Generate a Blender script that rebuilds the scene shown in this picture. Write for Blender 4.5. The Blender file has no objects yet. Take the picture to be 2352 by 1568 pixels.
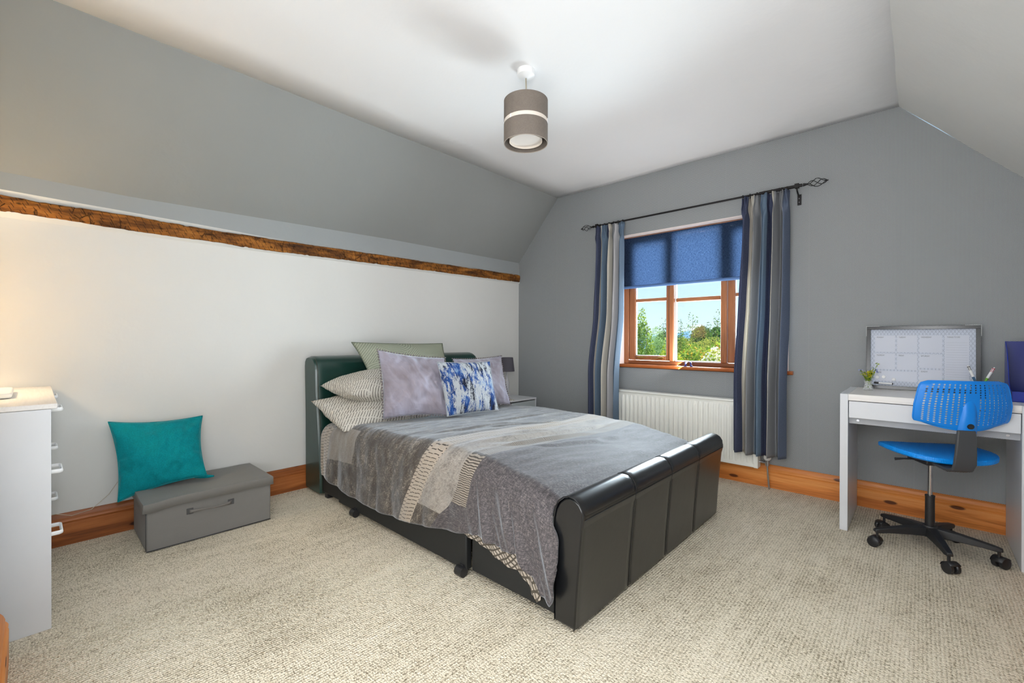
import bpy, math, random
from mathutils import Vector, Matrix, noise
random.seed(7)
C = bpy.context.scene.collection
PI = math.pi
sc = bpy.context.scene

# ------------------------------------------------------------------ camera
cam_d = bpy.data.cameras.new('camera'); cam = bpy.data.objects.new('camera', cam_d); C.objects.link(cam)
cam_d.sensor_width = 36; cam_d.lens = 15.545; cam_d.clip_start = .02; cam_d.clip_end = 3000
yaw, pit, rol = .7458, -.0042, .0022
fw = Vector((-math.sin(yaw)*math.cos(pit), math.cos(yaw)*math.cos(pit), math.sin(pit)))
rt = Vector((math.cos(yaw), math.sin(yaw), 0)); up = rt.cross(fw)
r2 = rt*math.cos(rol)+up*math.sin(rol); u2 = -rt*math.sin(rol)+up*math.cos(rol)
M = Matrix((r2, u2, -fw)).transposed().to_4x4(); M.translation = Vector((3.1859, -3.5548, 1.0428))
cam.matrix_world = M
sc.camera = cam

# ------------------------------------------------------------------ view, world, lights
sc.view_settings.view_transform = 'Standard'; sc.view_settings.look = 'None'
sc.view_settings.exposure = .28; sc.view_settings.gamma = 1; sc.view_settings.use_curve_mapping = False
w = bpy.data.worlds.new('sky'); sc.world = w; w.use_nodes = True
wn = w.node_tree; wn.nodes.clear()
_tc = wn.nodes.new('ShaderNodeTexCoord'); _sx = wn.nodes.new('ShaderNodeSeparateXYZ')
_cr = wn.nodes.new('ShaderNodeValToRGB'); _bg = wn.nodes.new('ShaderNodeBackground'); _wo = wn.nodes.new('ShaderNodeOutputWorld')
wn.links.new(_tc.outputs['Generated'], _sx.inputs[0]); wn.links.new(_sx.outputs['Z'], _cr.inputs[0])
wn.links.new(_cr.outputs[0], _bg.inputs[0]); wn.links.new(_bg.outputs[0], _wo.inputs[0])
_cr.color_ramp.elements[0].position = 0; _cr.color_ramp.elements[0].color = (.72, .88, 1, 1)
_cr.color_ramp.elements[1].position = .8; _cr.color_ramp.elements[1].color = (.16, .36, .80, 1)
_e = _cr.color_ramp.elements.new(.16); _e.color = (.50, .76, .95, 1)
_bg.inputs[1].default_value = 1.05

def area(name, loc, target, sx, sy, power, col, vis=True, spread=180):
    d = bpy.data.lights.new(name, 'AREA'); d.shape = 'RECTANGLE'; d.size = sx; d.size_y = sy
    d.energy = power; d.color = col; d.spread = math.radians(spread)
    o = bpy.data.objects.new(name, d); C.objects.link(o); o.location = loc
    o.rotation_euler = (Vector(target)-Vector(loc)).to_track_quat('-Z', 'Y').to_euler()
    o.visible_camera = vis
    return o
sun_d = bpy.data.lights.new('sun', 'SUN'); sun_d.energy = 9.0; sun_d.angle = .01; sun_d.color = (1, .96, .88)
sun = bpy.data.objects.new('sun', sun_d); C.objects.link(sun)
sun.rotation_euler = Vector((-.22, -.62, -1.25)).to_track_quat('-Z', 'Y').to_euler()
area('daylight_window', (1.86, .24, 1.40), (1.80, -3, 1.45), 1.22, 1.10, 135, (.80, .90, 1), vis=False)
area('fill_ceiling', (2.3, -3.25, 2.38), (1.5, -1.3, .2), 2.0, .6, 9, (.96, .98, 1))
area('fill_upward', (3.25, -3.60, 1.55), (1.4, -2.2, 2.6), .5, .3, 22, (.95, .97, 1))  # added upward fill beside the camera, brightens the ceiling
area('fill_front_wall', (2.45, -3.626, 1.15), (1.9, 0, 1.75), 1.6, 1.7, 50, (.96, .98, 1))  # added fill lamp in front of the solid wall behind the camera
area('fill_sill', (1.78, .0, .838), (.85, -.7, 2.3), .95, .10, 13.5, (1, .99, .97), vis=False)  # added lamp, hidden from camera, standing in for sunlight bounced off the sill

# ------------------------------------------------------------------ node helpers
def lin(r, g, b):
    f = lambda c: (c/255/12.92) if c/255 <= .04045 else ((c/255+.055)/1.055)**2.4
    return (f(r), f(g), f(b), 1)
class X:
    nt = None
    def __init__(s, k): s.k = k
    @staticmethod
    def op(o, *a):
        n = X.nt.nodes.new('ShaderNodeMath'); n.operation = o
        for i, v in enumerate(a):
            if isinstance(v, X): X.nt.links.new(v.k, n.inputs[i])
            else: n.inputs[i].default_value = v
        return X(n.outputs[0])
    def __add__(s, o): return X.op('ADD', s, o)
    __radd__ = __add__
    def __sub__(s, o): return X.op('SUBTRACT', s, o)
    def __rsub__(s, o): return X.op('SUBTRACT', o, s)
    def __mul__(s, o): return X.op('MULTIPLY', s, o)
    __rmul__ = __mul__
    def __truediv__(s, o): return X.op('DIVIDE', s, o)
    def floor(s): return X.op('FLOOR', s)
    def fract(s): return X.op('FRACT', s)
    def sin(s): return X.op('SINE', s)
    def abs(s): return X.op('ABSOLUTE', s)
    def lt(s, o): return X.op('LESS_THAN', s, o)
    def gt(s, o): return X.op('GREATER_THAN', s, o)
    def mx(s, o): return X.op('MAXIMUM', s, o)
    def mn(s, o): return X.op('MINIMUM', s, o)
    def cl(s):
        r = X.op('ADD', s, 0); r.k.node.use_clamp = True; return r
def new_mat(name, rough=.6, metal=0, spec=.5, col=(.5, .5, .5, 1)):
    m = bpy.data.materials.new(name); m.use_nodes = True; X.nt = m.node_tree
    b = m.node_tree.nodes['Principled BSDF']
    b.inputs['Base Color'].default_value = col; b.inputs['Roughness'].default_value = rough
    b.inputs['Metallic'].default_value = metal; b.inputs['Specular IOR Level'].default_value = spec
    return m, b
def coords(kind='Object', scale=(1, 1, 1), rot=(0, 0, 0)):
    t = X.nt.nodes.new('ShaderNodeTexCoord'); mp = X.nt.nodes.new('ShaderNodeMapping')
    mp.inputs['Scale'].default_value = scale; mp.inputs['Rotation'].default_value = rot
    X.nt.links.new(t.outputs[kind], mp.inputs[0]); return mp.outputs[0]
def geopos():
    g = X.nt.nodes.new('ShaderNodeNewGeometry'); return g.outputs['Position']
def sep(v):
    s = X.nt.nodes.new('ShaderNodeSeparateXYZ'); X.nt.links.new(v, s.inputs[0]); return X(s.outputs[0]), X(s.outputs[1]), X(s.outputs[2])
def comb(a, b, c=0):
    n = X.nt.nodes.new('ShaderNodeCombineXYZ')
    for i, v in enumerate((a, b, c)):
        if isinstance(v, X): X.nt.links.new(v.k, n.inputs[i])
        else: n.inputs[i].default_value = v
    return n.outputs[0]
def nz(v, scale, detail=3, rough=.5, dist=0):
    n = X.nt.nodes.new('ShaderNodeTexNoise'); X.nt.links.new(v, n.inputs['Vector'])
    n.inputs['Scale'].default_value = scale; n.inputs['Detail'].default_value = detail
    n.inputs['Roughness'].default_value = rough; n.inputs['Distortion'].default_value = dist
    return X(n.outputs[0])
def vor(v, scale, feat='F1', out='Distance', rnd=1, dim='3D'):
    n = X.nt.nodes.new('ShaderNodeTexVoronoi'); n.voronoi_dimensions = dim; n.feature = feat; X.nt.links.new(v, n.inputs['Vector'])
    n.inputs['Scale'].default_value = scale; n.inputs['Randomness'].default_value = rnd
    return X(n.outputs[out]) if out != 'Color' else n.outputs['Color']
def ramp(f, stops, interp='LINEAR'):
    n = X.nt.nodes.new('ShaderNodeValToRGB'); n.color_ramp.interpolation = interp
    X.nt.links.new(f.k, n.inputs[0]); e = n.color_ramp.elements
    e[0].position, e[0].color = stops[0]; e[1].position, e[1].color = stops[-1]
    for p, c in stops[1:-1]: q = e.new(p); q.color = c
    return n.outputs[0]
def mix(f, a, b):
    n = X.nt.nodes.new('ShaderNodeMix'); n.data_type = 'RGBA'
    if isinstance(f, X): X.nt.links.new(f.k, n.inputs[0])
    else: n.inputs[0].default_value = f
    for i, v in ((6, a), (7, b)):
        if isinstance(v, tuple): n.inputs[i].default_value = v
        else: X.nt.links.new(v, n.inputs[i])
    return n.outputs[2]
def bump(b, h, strength=.3, dist=.002):
    n = X.nt.nodes.new('ShaderNodeBump'); n.inputs['Strength'].default_value = strength; n.inputs['Distance'].default_value = dist
    X.nt.links.new(h.k, n.inputs['Height']); X.nt.links.new(n.outputs[0], b.inputs['Normal'])
def setc(b, c): X.nt.links.new(c, b.inputs['Base Color'])
def plain(name, rgb, rough=.6, metal=0, spec=.5, bs=0, bscale=60):
    m, b = new_mat(name, rough, metal, spec)
    v = coords(); n = nz(v, 9, 3); c = lin(*rgb); d = tuple(x*.93 for x in c[:3])+(1,)
    setc(b, mix(n, c, d))
    if bs: bump(b, nz(v, bscale, 4), bs, .002)
    return m

# ------------------------------------------------------------------ mesh helpers
ORG = {}
def tag(o, label=None, cat=None, group=None, kind=None):
    if label: o['label'] = label
    if cat: o['category'] = cat
    if group: o['group'] = group
    if kind: o['kind'] = kind
    return o
def thing(name, loc, label=None, cat=None, group=None, kind=None):
    o = bpy.data.objects.new(name, None); C.objects.link(o); o.location = loc; o.empty_display_size = .05
    ORG[o] = Vector(loc); return tag(o, label, cat, group, kind)
class MB:
    def __init__(s): s.v = []; s.f = []; s.uv = {}
    def add(s, vs, fs):
        n = len(s.v); s.v += [tuple(p) for p in vs]; s.f += [tuple(i+n for i in f) for f in fs]; return s
    def box(s, a, b, mtx=None):
        x0, y0, z0 = a; x1, y1, z1 = b
        vs = [Vector(p) for p in ((x0, y0, z0), (x1, y0, z0), (x1, y1, z0), (x0, y1, z0), (x0, y0, z1), (x1, y0, z1), (x1, y1, z1), (x0, y1, z1))]
        if mtx: vs = [mtx @ p for p in vs]
        return s.add(vs, [(3, 2, 1, 0), (4, 5, 6, 7), (0, 1, 5, 4), (1, 2, 6, 5), (2, 3, 7, 6), (3, 0, 4, 7)])
    def tube(s, pts, r, n=10, caps=True, flat=1, upv=None):
        pts = [Vector(p) for p in pts]; rr = r if isinstance(r, (list, tuple)) else [r]*len(pts)
        rings = []; prev = None
        for i, p in enumerate(pts):
            d = (pts[min(i+1, len(pts)-1)]-pts[max(i-1, 0)]).normalized()
            if prev is None:
                a = Vector(upv) if upv else (Vector((0, 0, 1)) if abs(d.z) < .9 else Vector((1, 0, 0)))
            else: a = prev
            a = (a-d*a.dot(d)).normalized(); prev = a; b = d.cross(a)
            rings.append([p+(a*math.cos(2*PI*k/n)*flat+b*math.sin(2*PI*k/n))*rr[i] for k in range(n)])
        vs = [q for R in rings for q in R]; fs = []
        for i in range(len(pts)-1):
            for k in range(n): fs.append((i*n+k, i*n+(k+1) % n, (i+1)*n+(k+1) % n, (i+1)*n+k))
        if caps: fs += [tuple(range(n))[::-1], tuple((len(pts)-1)*n+k for k in range(n))]
        return s.add(vs, fs)
    def lathe(s, prof, c, n=32, closed=False):
        vs = []; fs = []
        for r, z in prof:
            for k in range(n): vs.append((c[0]+r*math.cos(2*PI*k/n), c[1]+r*math.sin(2*PI*k/n), c[2]+z))
        m = len(prof)
        for i in range(m if closed else m-1):
            j = (i+1) % m
            for k in range(n): fs.append((i*n+k, i*n+(k+1) % n, j*n+(k+1) % n, j*n+k))
        return s.add(vs, fs)
    def sphere(s, c, r, n=10, m=6, sc3=(1, 1, 1)):
        vs = []; fs = []
        for i in range(m+1):
            t = PI*i/m
            for k in range(n): vs.append((c[0]+r*sc3[0]*math.sin(t)*math.cos(2*PI*k/n), c[1]+r*sc3[1]*math.sin(t)*math.sin(2*PI*k/n), c[2]+r*sc3[2]*math.cos(t)))
        for i in range(m):
            for k in range(n): fs.append((i*n+k, (i+1)*n+k, (i+1)*n+(k+1) % n, i*n+(k+1) % n))
        return s.add(vs, fs)
    def prism(s, poly, ax, a, b):
        # poly: list of 2D, extruded along axis ax from a to b
        def P(q, t):
            return {0: (t, q[0], q[1]), 1: (q[0], t, q[1]), 2: (q[0], q[1], t)}[ax]
        n = len(poly); vs = [P(q, a) for q in poly]+[P(q, b) for q in poly]
        fs = [tuple(range(n)), tuple(range(2*n-1, n-1, -1))]+[(i, n+i, n+(i+1) % n, (i+1) % n) for i in range(n)]
        return s.add(vs, fs)
    def grid(s, nu, nv, fn, uvfn=None, wrap=False):
        n0 = len(s.v)
        for i in range(nu+1):
            for j in range(nv+1):
                u, v = i/nu, j/nv; s.v.append(tuple(fn(u, v)))
                if uvfn is not False: s.uv[n0+i*(nv+1)+j] = uvfn(u, v) if uvfn else (u, v)
        for i in range(nu):
            for j in range(nv):
                a = n0+i*(nv+1)+j; s.f.append((a, a+nv+1, a+nv+2, a+1))
        return s
    def build(s, name, m, parent=None, smooth=None, bevel=0, seg=2, solid=0, soff=0, sub=0, weld=False):
        me = bpy.data.meshes.new(name)
        if parent is not None: o0 = ORG[parent]
        else:
            xs = [p[0] for p in s.v]; ys = [p[1] for p in s.v]; zs = [p[2] for p in s.v]
            o0 = Vector(((min(xs)+max(xs))/2, (min(ys)+max(ys))/2, min(zs)))
        me.from_pydata([(p[0]-o0.x, p[1]-o0.y, p[2]-o0.z) for p in s.v], [], s.f); me.update()
        if s.uv:
            L = me.uv_layers.new(name='UVMap')
            for lp in me.loops: L.data[lp.index].uv = s.uv.get(lp.vertex_index, (0, 0))
        import bmesh as bmm
        bm = bmm.new(); bm.from_mesh(me)
        if weld: bmm.ops.remove_doubles(bm, verts=bm.verts, dist=1e-5)
        if not s.uv or weld == 'n': bmm.ops.recalc_face_normals(bm, faces=bm.faces)
        bm.to_mesh(me); bm.free()
        if isinstance(m, (list, tuple)):
            for q in m: me.materials.append(q)
        else: me.materials.append(m)
        if smooth is not None:
            me.shade_smooth()
            if smooth < 180: me.set_sharp_from_angle(angle=math.radians(smooth))
        o = bpy.data.objects.new(name, me); C.objects.link(o)
        if parent is not None:
            o.parent = parent; ORG[o] = o0
        else: o.location = o0; ORG[o] = o0
        if solid:
            q = o.modifiers.new('solidify', 'SOLIDIFY'); q.thickness = solid; q.offset = soff
        if bevel:
            q = o.modifiers.new('bevel', 'BEVEL'); q.width = bevel; q.segments = seg; q.limit_method = 'ANGLE'; q.angle_limit = math.radians(35)
            if smooth is None: me.shade_smooth(); me.set_sharp_from_angle(angle=math.radians(35))
        if sub:
            q = o.modifiers.new('subsurf', 'SUBSURF'); q.levels = sub; q.render_levels = sub
        return o
def bake(o, ang):
    me = bpy.data.meshes.new_from_object(o.evaluated_get(bpy.context.evaluated_depsgraph_get()))
    me.name = o.name; o.modifiers.clear(); o.data = me; me.shade_smooth(); me.set_sharp_from_angle(angle=math.radians(ang)); return o
def interp(x, xs, ys):
    if x <= xs[0]: return ys[0]
    for i in range(len(xs)-1):
        if x <= xs[i+1]: return ys[i]+(ys[i+1]-ys[i])*(x-xs[i])/(xs[i+1]-xs[i])
    return ys[-1]
def sm(a, b, x):
    t = max(0, min(1, (x-a)/(b-a))); return t*t*(3-2*t)
def N3(x, y, z=0): return noise.noise(Vector((x, y, z)))

# ------------------------------------------------------------------ materials
def mk_carpet():
    m, b = new_mat('carpet_loop', .95, spec=.1)
    p = geopos(); x, y, z = sep(p)
    row = (x*(2*PI/.011)+nz(p, 30, 2)*2.5).sin()
    loops = vor(comb(x*95, y*150), 1, rnd=.8)
    fine = nz(p, 260, 2, .6)
    st = nz(comb(x*22, y*3.5), 1, 3, .6); big = nz(p, 1.6, 4, .6)
    f = ((fine-.5)*1.3+(st-.5)*.32+(big-.5)*.45+row*.08-(loops-.4)*.5+.5).cl()
    setc(b, ramp(f, [(.08, lin(132, 120, 100)), (.30, lin(198, 187, 164)), (.52, lin(233, 222, 200)), (.92, lin(248, 240, 225))]))
    bump(b, row*.2+fine*.6-loops*.9, .8, .006)
    return m
def mk_paint(name, rgb, rough=.75, amp=.12):
    m, b = new_mat(name, rough, spec=.25)
    p = geopos(); n = nz(p, 2.2, 4, .55); c = lin(*rgb)
    setc(b, mix(n, tuple(q*(1-amp/2) for q in c[:3])+(1,), tuple(min(1, q*(1+amp/2)) for q in c[:3])+(1,)))
    bump(b, nz(p, 4, 4)*1.0+nz(p, 90, 2)*.03, .35, .02)
    return m
def mk_wallpaper():
    m, b = new_mat('herringbone_wallpaper', .6, spec=.3)
    p = geopos(); x, y, z = sep(p)
    per = .018
    tri = ((x/per).fract()-.5).abs()*per
    s = ((z+tri)/.0072).fract()
    line = (s-.5).abs()*2
    n = nz(p, 420, 2)
    seam = ((x+.02)/.53).fract().lt(.004)
    f = (line*1.0+(n-.5)*.5).cl()
    c = ramp(f, [(.1, lin(108, 111, 113)), (.5, lin(144, 147, 149)), (.9, lin(178, 181, 182))])
    setc(b, mix(seam*.25, c, lin(170, 170, 170)))
    bump(b, line+n*.3, .25, .001)
    return m
def mk_wood(name, c1, c2, c3, axis=0, knots=True, rough=.42, kn=2.1):
    m, b = new_mat(name, rough, spec=.4)
    p = geopos(); x, y, z = sep(p)
    L, A, B = (x, y, z) if axis == 0 else ((y, x, z) if axis == 1 else (z, x, y))
    v = comb(L*1.2, A*16, B*16)
    g = nz(v, 1.6, 5, .6, .6); fine = nz(comb(L*8, A*200, B*200), 1, 2)
    rg = ((B*38+g*9).sin()*.5+.5)
    f = (g*.55+rg*.30+(fine-.5)*.35+.08).cl()
    c = ramp(f, [(.2, c1), (.5, c2), (.85, c3)])
    if knots:
        d = vor(comb(L*kn, B*6+A*3, 0), 1, rnd=1, dim='2D')
        kk = ((1-(d*13.0))*3).cl()
        halo = (1-(d*3.2)).cl()
        c = mix(halo*.35, c, c1); c = mix(kk, c, (c1[0]*.25, c1[1]*.22, c1[2]*.2, 1))
    setc(b, c); bump(b, f, .12, .002)
    return m
def mk_beam():
    m, b = new_mat('rough_timber', .75, spec=.25)
    p = geopos(); x, y, z = sep(p)
    g = nz(comb(x*8, y*2.2, z*14), 1.5, 6, .65, .8)
    gg = nz(comb(x*20, y*9, z*40), 1, 5, .6)
    c = ramp((g*.6+gg*.4).cl(), [(.34, lin(56, 32, 12)), (.45, lin(104, 62, 22)), (.55, lin(150, 94, 36)), (.70, lin(188, 128, 56))])
    d = vor(comb(x*18, y*22+z*9, z*34), 1, rnd=1)
    gouge = (1-d*4.2).cl()
    crack = (1-((vor(comb(x*5, y*26, z*11), 1, 'DISTANCE_TO_EDGE'))*26)).cl()*nz(p, 9, 2).gt(.53)
    tk = dashes(z+y*.35, y+z*.55, .020, .030, .085, 3., .12)
    k = (gouge*.9).mx(crack*.7).mx(tk*.85)
    setc(b, mix(k, c, lin(30, 16, 6))); bump(b, g*.6+gg*.5-k*1.3, 1, .006)
    return m
def mk_leather(name, rgb, rough=.34):
    m, b = new_mat(name, rough, spec=.55)
    p = coords('Object'); v = vor(p, 420, 'DISTANCE_TO_EDGE'); n = nz(p, 14, 4)
    c = lin(*rgb); setc(b, mix(n, c, tuple(q*1.5 for q in c[:3])+(1,)))
    b.inputs['Coat Weight'].default_value = .2; b.inputs['Coat Roughness'].default_value = .22
    bump(b, nz(p, 9, 3)*2+nz(p, 70, 3)*.25, .12, .003)
    return m
def mk_fabric(name, rgb, rough=.9, amp=.35, sc_=420, sheen=.0, tint=None, wr=0, wdir=(1, 1, 1)):
    m, b = new_mat(name, rough, spec=.15)
    p = coords('Object'); x, y, z = sep(p)
    n = nz(p, sc_, 2, .6); n2 = nz(p, 26, 4, .6)
    c = lin(*rgb); f = (n*.65+n2*.35).cl()
    setc(b, mix(f, tuple(q*(1-amp) for q in c[:3])+(1,), tuple(min(1, q*(1+amp)) for q in c[:3])+(1,)))
    if sheen:
        b.inputs['Sheen Weight'].default_value = sheen; b.inputs['Sheen Roughness'].default_value = .4
        if tint: b.inputs['Sheen Tint'].default_value = tint
    h = n*.5
    if wr: h = h+nz(comb(x*wdir[0], y*wdir[1], z*wdir[2]), 6, 4, .6, .5)*wr
    bump(b, h, .5, .004)
    return m
def dashes(a, c, L, s, duty=.2, seed=0., wob=.25):
    """staggered short dashes running along a; c is the across direction"""
    col = (a/L+nz(comb(a*3, c*3), 1, 1)*.35).floor()
    r = ((col+seed)*12.9898).sin()*43758.5
    r = r.fract()
    rr = c/s+r+nz(comb(a*40, c*40), 1, 2)*wob*2
    row = rr.floor()
    k = rr.fract().lt(duty)
    hsh = ((row*7.13+col*3.7).sin()*913.7).fract()
    ga = (a/L+nz(comb(a*3, c*3), 1, 1)*.35+hsh*.0).fract()
    return k*ga.gt(.07)*ga.lt(.95)
def mk_pillowcase(name):
    m, b = new_mat(name, .85, spec=.15)
    u, v, _ = sep(coords('UV'))
    a = v*.92+u*.40; c = u*.92-v*.55
    d = dashes(a*.5, c*.75, .046, .021, .21)
    n = nz(coords(), 300, 2)
    base = mix(n, lin(186, 181, 171), lin(212, 208, 199))
    setc(b, mix(d*.92, base, lin(58, 52, 46)))
    bump(b, n*.4+nz(coords(), 14, 3)*1.5, .4, .004)
    return m
def mk_duvet():
    m, b = new_mat('patchwork_duvet', .92, spec=.1)
    u, v, _ = sep(coords('UV'))        # u metres along the bed, v metres down from the edge (negative on top)
    p = comb(u, v)
    n1 = nz(comb(u*14, v*9), 1, 5, .7); n2 = nz(comb(u*160, v*60), 1, 3, .7); n3 = nz(comb(u*50, v*220), 1, 3, .7)
    weave = nz(comb(u*500, v*500), 1, 2, .6)
    speck = ((n1-.5)*1.6+(n2-.5)*1.3+(n3-.5)*1.2+.42).cl()
    dark = ramp(speck, [(.25, lin(66, 58, 52)), (.5, lin(86, 78, 70)), (.68, lin(122, 113, 102)), (.85, lin(152, 142, 130))])
    light = ramp((speck*.6+.15).cl(), [(.2, lin(158, 150, 141)), (.42, lin(142, 135, 127)), (.6, lin(114, 107, 101))])
    dn = ((n2-.5)*1.0+(n3-.5)*1.0+(weave-.5)*.9+.5).cl()
    char = ramp(dn, [(.2, lin(48, 44, 46)), (.5, lin(72, 67, 69)), (.8, lin(118, 110, 108))])
    bgd = mix(weave, lin(150, 138, 124), lin(176, 164, 150))
    d1 = mix(dashes(u, v, .042, .019, .18), bgd, lin(66, 58, 50))
    d2 = mix((v/.0095+nz(comb(u*40, v*30), 1, 1)*1.2).fract().lt(.5), lin(72, 64, 56), lin(150, 140, 128))
    c = d1
    wv = (nz(comb(0, v*5), 1, 2)-.5)*.02
    c = mix((u+wv).gt(.445), c, dark)
    lp = (u+wv).gt(.445)*u.lt(.78)*v.lt(.215)*v.gt(.02)*.75
    c = mix(lp, c, light)
    c = mix((u+wv).gt(1.44), c, d1)
    c = mix((u+wv).gt(1.555), c, light)
    c = mix((u+wv).gt(1.555)*v.gt(.30), c, dark)
    c = mix((u+wv).gt(1.71)*v.lt(.22), c, d2)
    c = mix((u+wv).gt(1.795).mx((u+wv).gt(1.71)*v.gt(.22)), c, char)
    setc(b, c)
    b.inputs['Roughness'].default_value = .65; b.inputs['Specular IOR Level'].default_value = .4
    b.inputs['Sheen Weight'].default_value = .6; b.inputs['Sheen Roughness'].default_value = .33
    b.inputs['Sheen Tint'].default_value = (.85, .92, 1, 1)
    bump(b, weave*.5+nz(comb(u*26, v*7), 1, 4, .6)*1.6, .45, .006)
    return m
def mk_lining():
    m, b = new_mat('duvet_lining', .9, spec=.1)
    u, v, _ = sep(coords('UV'))
    w1 = nz(comb(u*9, v*9), 1, 2)*.9
    a = ((u*.8+v)/.022+w1).fract().lt(.36); c = ((u*.8-v)/.026+w1*1.3).fract().lt(.34)
    setc(b, mix(a.mx(c), lin(168, 158, 146), lin(84, 78, 70)))
    return m
def mk_bluecushion():
    m, b = new_mat('distressed_blue', .85, spec=.2)
    u, v, _ = sep(coords('UV'))
    big = nz(comb(u*9+.7, v*1.9+3), 1, 3, .6); mid = nz(comb(u*36, v*7), 1, 5, .75); fn = nz(comb(u*150, v*40), 1, 3, .7)
    f = (big*1.1+(mid-.5)*1.1+(fn-.5)*.7+.012).cl()
    hue = nz(comb(u*6+5, v*3.0), 1, 3)
    blue = ramp(hue, [(.40, lin(20, 25, 44)), (.48, lin(26, 56, 110)), (.58, lin(32, 72, 136)), (.66, lin(112, 138, 172))])
    setc(b, mix(((f-.53)*14).cl(), lin(170, 174, 178), blue)); bump(b, mid+fn*.5, .35, .002)
    return m
def mk_quilt():
    m, b = new_mat('sage_quilted', .85, spec=.15)
    u, v, _ = sep(coords('UV'))
    a = u*1.6; 
    def ring(cx, cy): 
        return X.op('SQRT', (u*1.55-cx)*(u*1.55-cx)+(v*.9-cy)*(v*.9-cy))
    r1 = ring(.62, .95); r2 = ring(.22, .02); r3 = ring(1.28, .25)
    dg = (((u*1.55)-.95).abs()+v*.8)
    k = r1.lt(.34); f = k*r1+(1-k)*(r2.lt(.42)*r2+(1-r2.lt(.42))*(r3.lt(.3)*r3+(1-r3.lt(.3))*dg))
    ln = ((f/.040).fract()-.5).abs()*2
    n = nz(coords(), 380, 2)
    c = mix(n, lin(138, 142, 124), lin(170, 173, 156))
    setc(b, mix((1-ln*2.6).cl()*.85, c, lin(86, 94, 78))); bump(b, ln+n*.2, .35, .003)
    return m
def mk_stripes(name, stops):
    m, b = new_mat(name, .85, spec=.1)
    u, v, _ = sep(coords('UV'))
    n = nz(comb(u*900, v*260), 1, 2); n2 = nz(comb(u*60, v*600), 1, 2)
    c = ramp(u, stops, 'CONSTANT')
    c = mix((n*.5+n2*.5-.2).cl()*.35, c, lin(196, 198, 202))
    setc(b, c)
    tr = X.nt.nodes.new('ShaderNodeBsdfTranslucent'); X.nt.links.new(c, tr.inputs[0])
    ms = X.nt.nodes.new('ShaderNodeMixShader'); ms.inputs[0].default_value = .25
    out = X.nt.nodes['Material Output']; X.nt.links.new(b.outputs[0], ms.inputs[1]); X.nt.links.new(tr.outputs[0], ms.inputs[2]); X.nt.links.new(ms.outputs[0], out.inputs[0])
    bump(b, n2, .2, .001)
    return m
def mk_blind():
    m, b = new_mat('blind_cloth', .9, spec=.1)
    p = geopos(); x, y, z = sep(p)
    n = nz(comb(x*260, y, z*60), 1, 3, .6); n2 = nz(comb(x*70, y, z*320), 1, 3, .6)
    c = mix(((n+n2-.7)*1.6).cl(), lin(20, 32, 58), lin(56, 74, 100)); setc(b, c)
    tr = X.nt.nodes.new('ShaderNodeBsdfTranslucent'); X.nt.links.new(c, tr.inputs[0])
    tp = X.nt.nodes.new('ShaderNodeBsdfTransparent')
    ms = X.nt.nodes.new('ShaderNodeMixShader'); ms.inputs[0].default_value = .30
    ms2 = X.nt.nodes.new('ShaderNodeMixShader')
    holes = (n*n2).gt(.30)*.035
    X.nt.links.new(holes.k, ms2.inputs[0])
    out = X.nt.nodes['Material Output']; L = X.nt.links
    L.new(b.outputs[0], ms.inputs[1]); L.new(tr.outputs[0], ms.inputs[2]); L.new(ms.outputs[0], ms2.inputs[1]); L.new(tp.outputs[0], ms2.inputs[2]); L.new(ms2.outputs[0], out.inputs[0])
    return m
def mk_glass():
    m, b = new_mat('window_glass', .02)
    tp = X.nt.nodes.new('ShaderNodeBsdfTransparent'); tp.inputs[0].default_value = (.97, .99, .98, 1)
    gl = X.nt.nodes.new('ShaderNodeBsdfGlossy'); gl.inputs['Roughness'].default_value = .01
    fr = X.nt.nodes.new('ShaderNodeFresnel'); fr.inputs[0].default_value = 1.45
    ms = X.nt.nodes.new('ShaderNodeMixShader'); L = X.nt.links
    L.new(fr.outputs[0], ms.inputs[0]); L.new(tp.outputs[0], ms.inputs[1]); L.new(gl.outputs[0], ms.inputs[2]); L.new(ms.outputs[0], X.nt.nodes['Material Output'].inputs[0])
    return m
def mk_leaf(name, c1, c2, tr_=.45):
    m, b = new_mat(name, .55, spec=.3)
    g = X.nt.nodes.new('ShaderNodeNewGeometry'); r = X(g.outputs['Random Per Island'])
    c = ramp(r, [(0, c1), (.5, tuple((a+q)/2 for a, q in zip(c1, c2))), (1, c2)]); setc(b, c)
    tr = X.nt.nodes.new('ShaderNodeBsdfTranslucent'); X.nt.links.new(c, tr.inputs[0])
    ms = X.nt.nodes.new('ShaderNodeMixShader'); ms.inputs[0].default_value = tr_; L = X.nt.links
    L.new(b.outputs[0], ms.inputs[1]); L.new(tr.outputs[0], ms.inputs[2]); L.new(ms.outputs[0], X.nt.nodes['Material Output'].inputs[0])
    return m

carpet = mk_carpet()
white_paint = mk_paint('white_emulsion', (212, 212, 209), amp=.04)
ceil_paint = mk_paint('ceiling_white', (229, 229, 230), amp=.03)
grey_paint = mk_paint('grey_emulsion', (141, 143, 142), amp=.10)
band_paint = mk_paint('pale_grey_emulsion', (152, 156, 157), amp=.06)
pale_paint = mk_paint('light_grey_emulsion', (212, 212, 209), amp=.06)
paper = mk_wallpaper()
pine = mk_wood('orange_pine', lin(176, 98, 40), lin(222, 138, 66), lin(240, 168, 96), 0)
oak = mk_wood('brown_stained_pine', lin(108, 58, 26), lin(154, 88, 42), lin(186, 116, 64), 1)
wframe = mk_wood('window_timber', lin(104, 58, 32), lin(142, 86, 52), lin(168, 112, 74), 2, False, .35)
wframe_h = mk_wood('window_timber_rail', lin(104, 58, 32), lin(142, 86, 52), lin(168, 112, 74), 0, False, .35)
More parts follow.
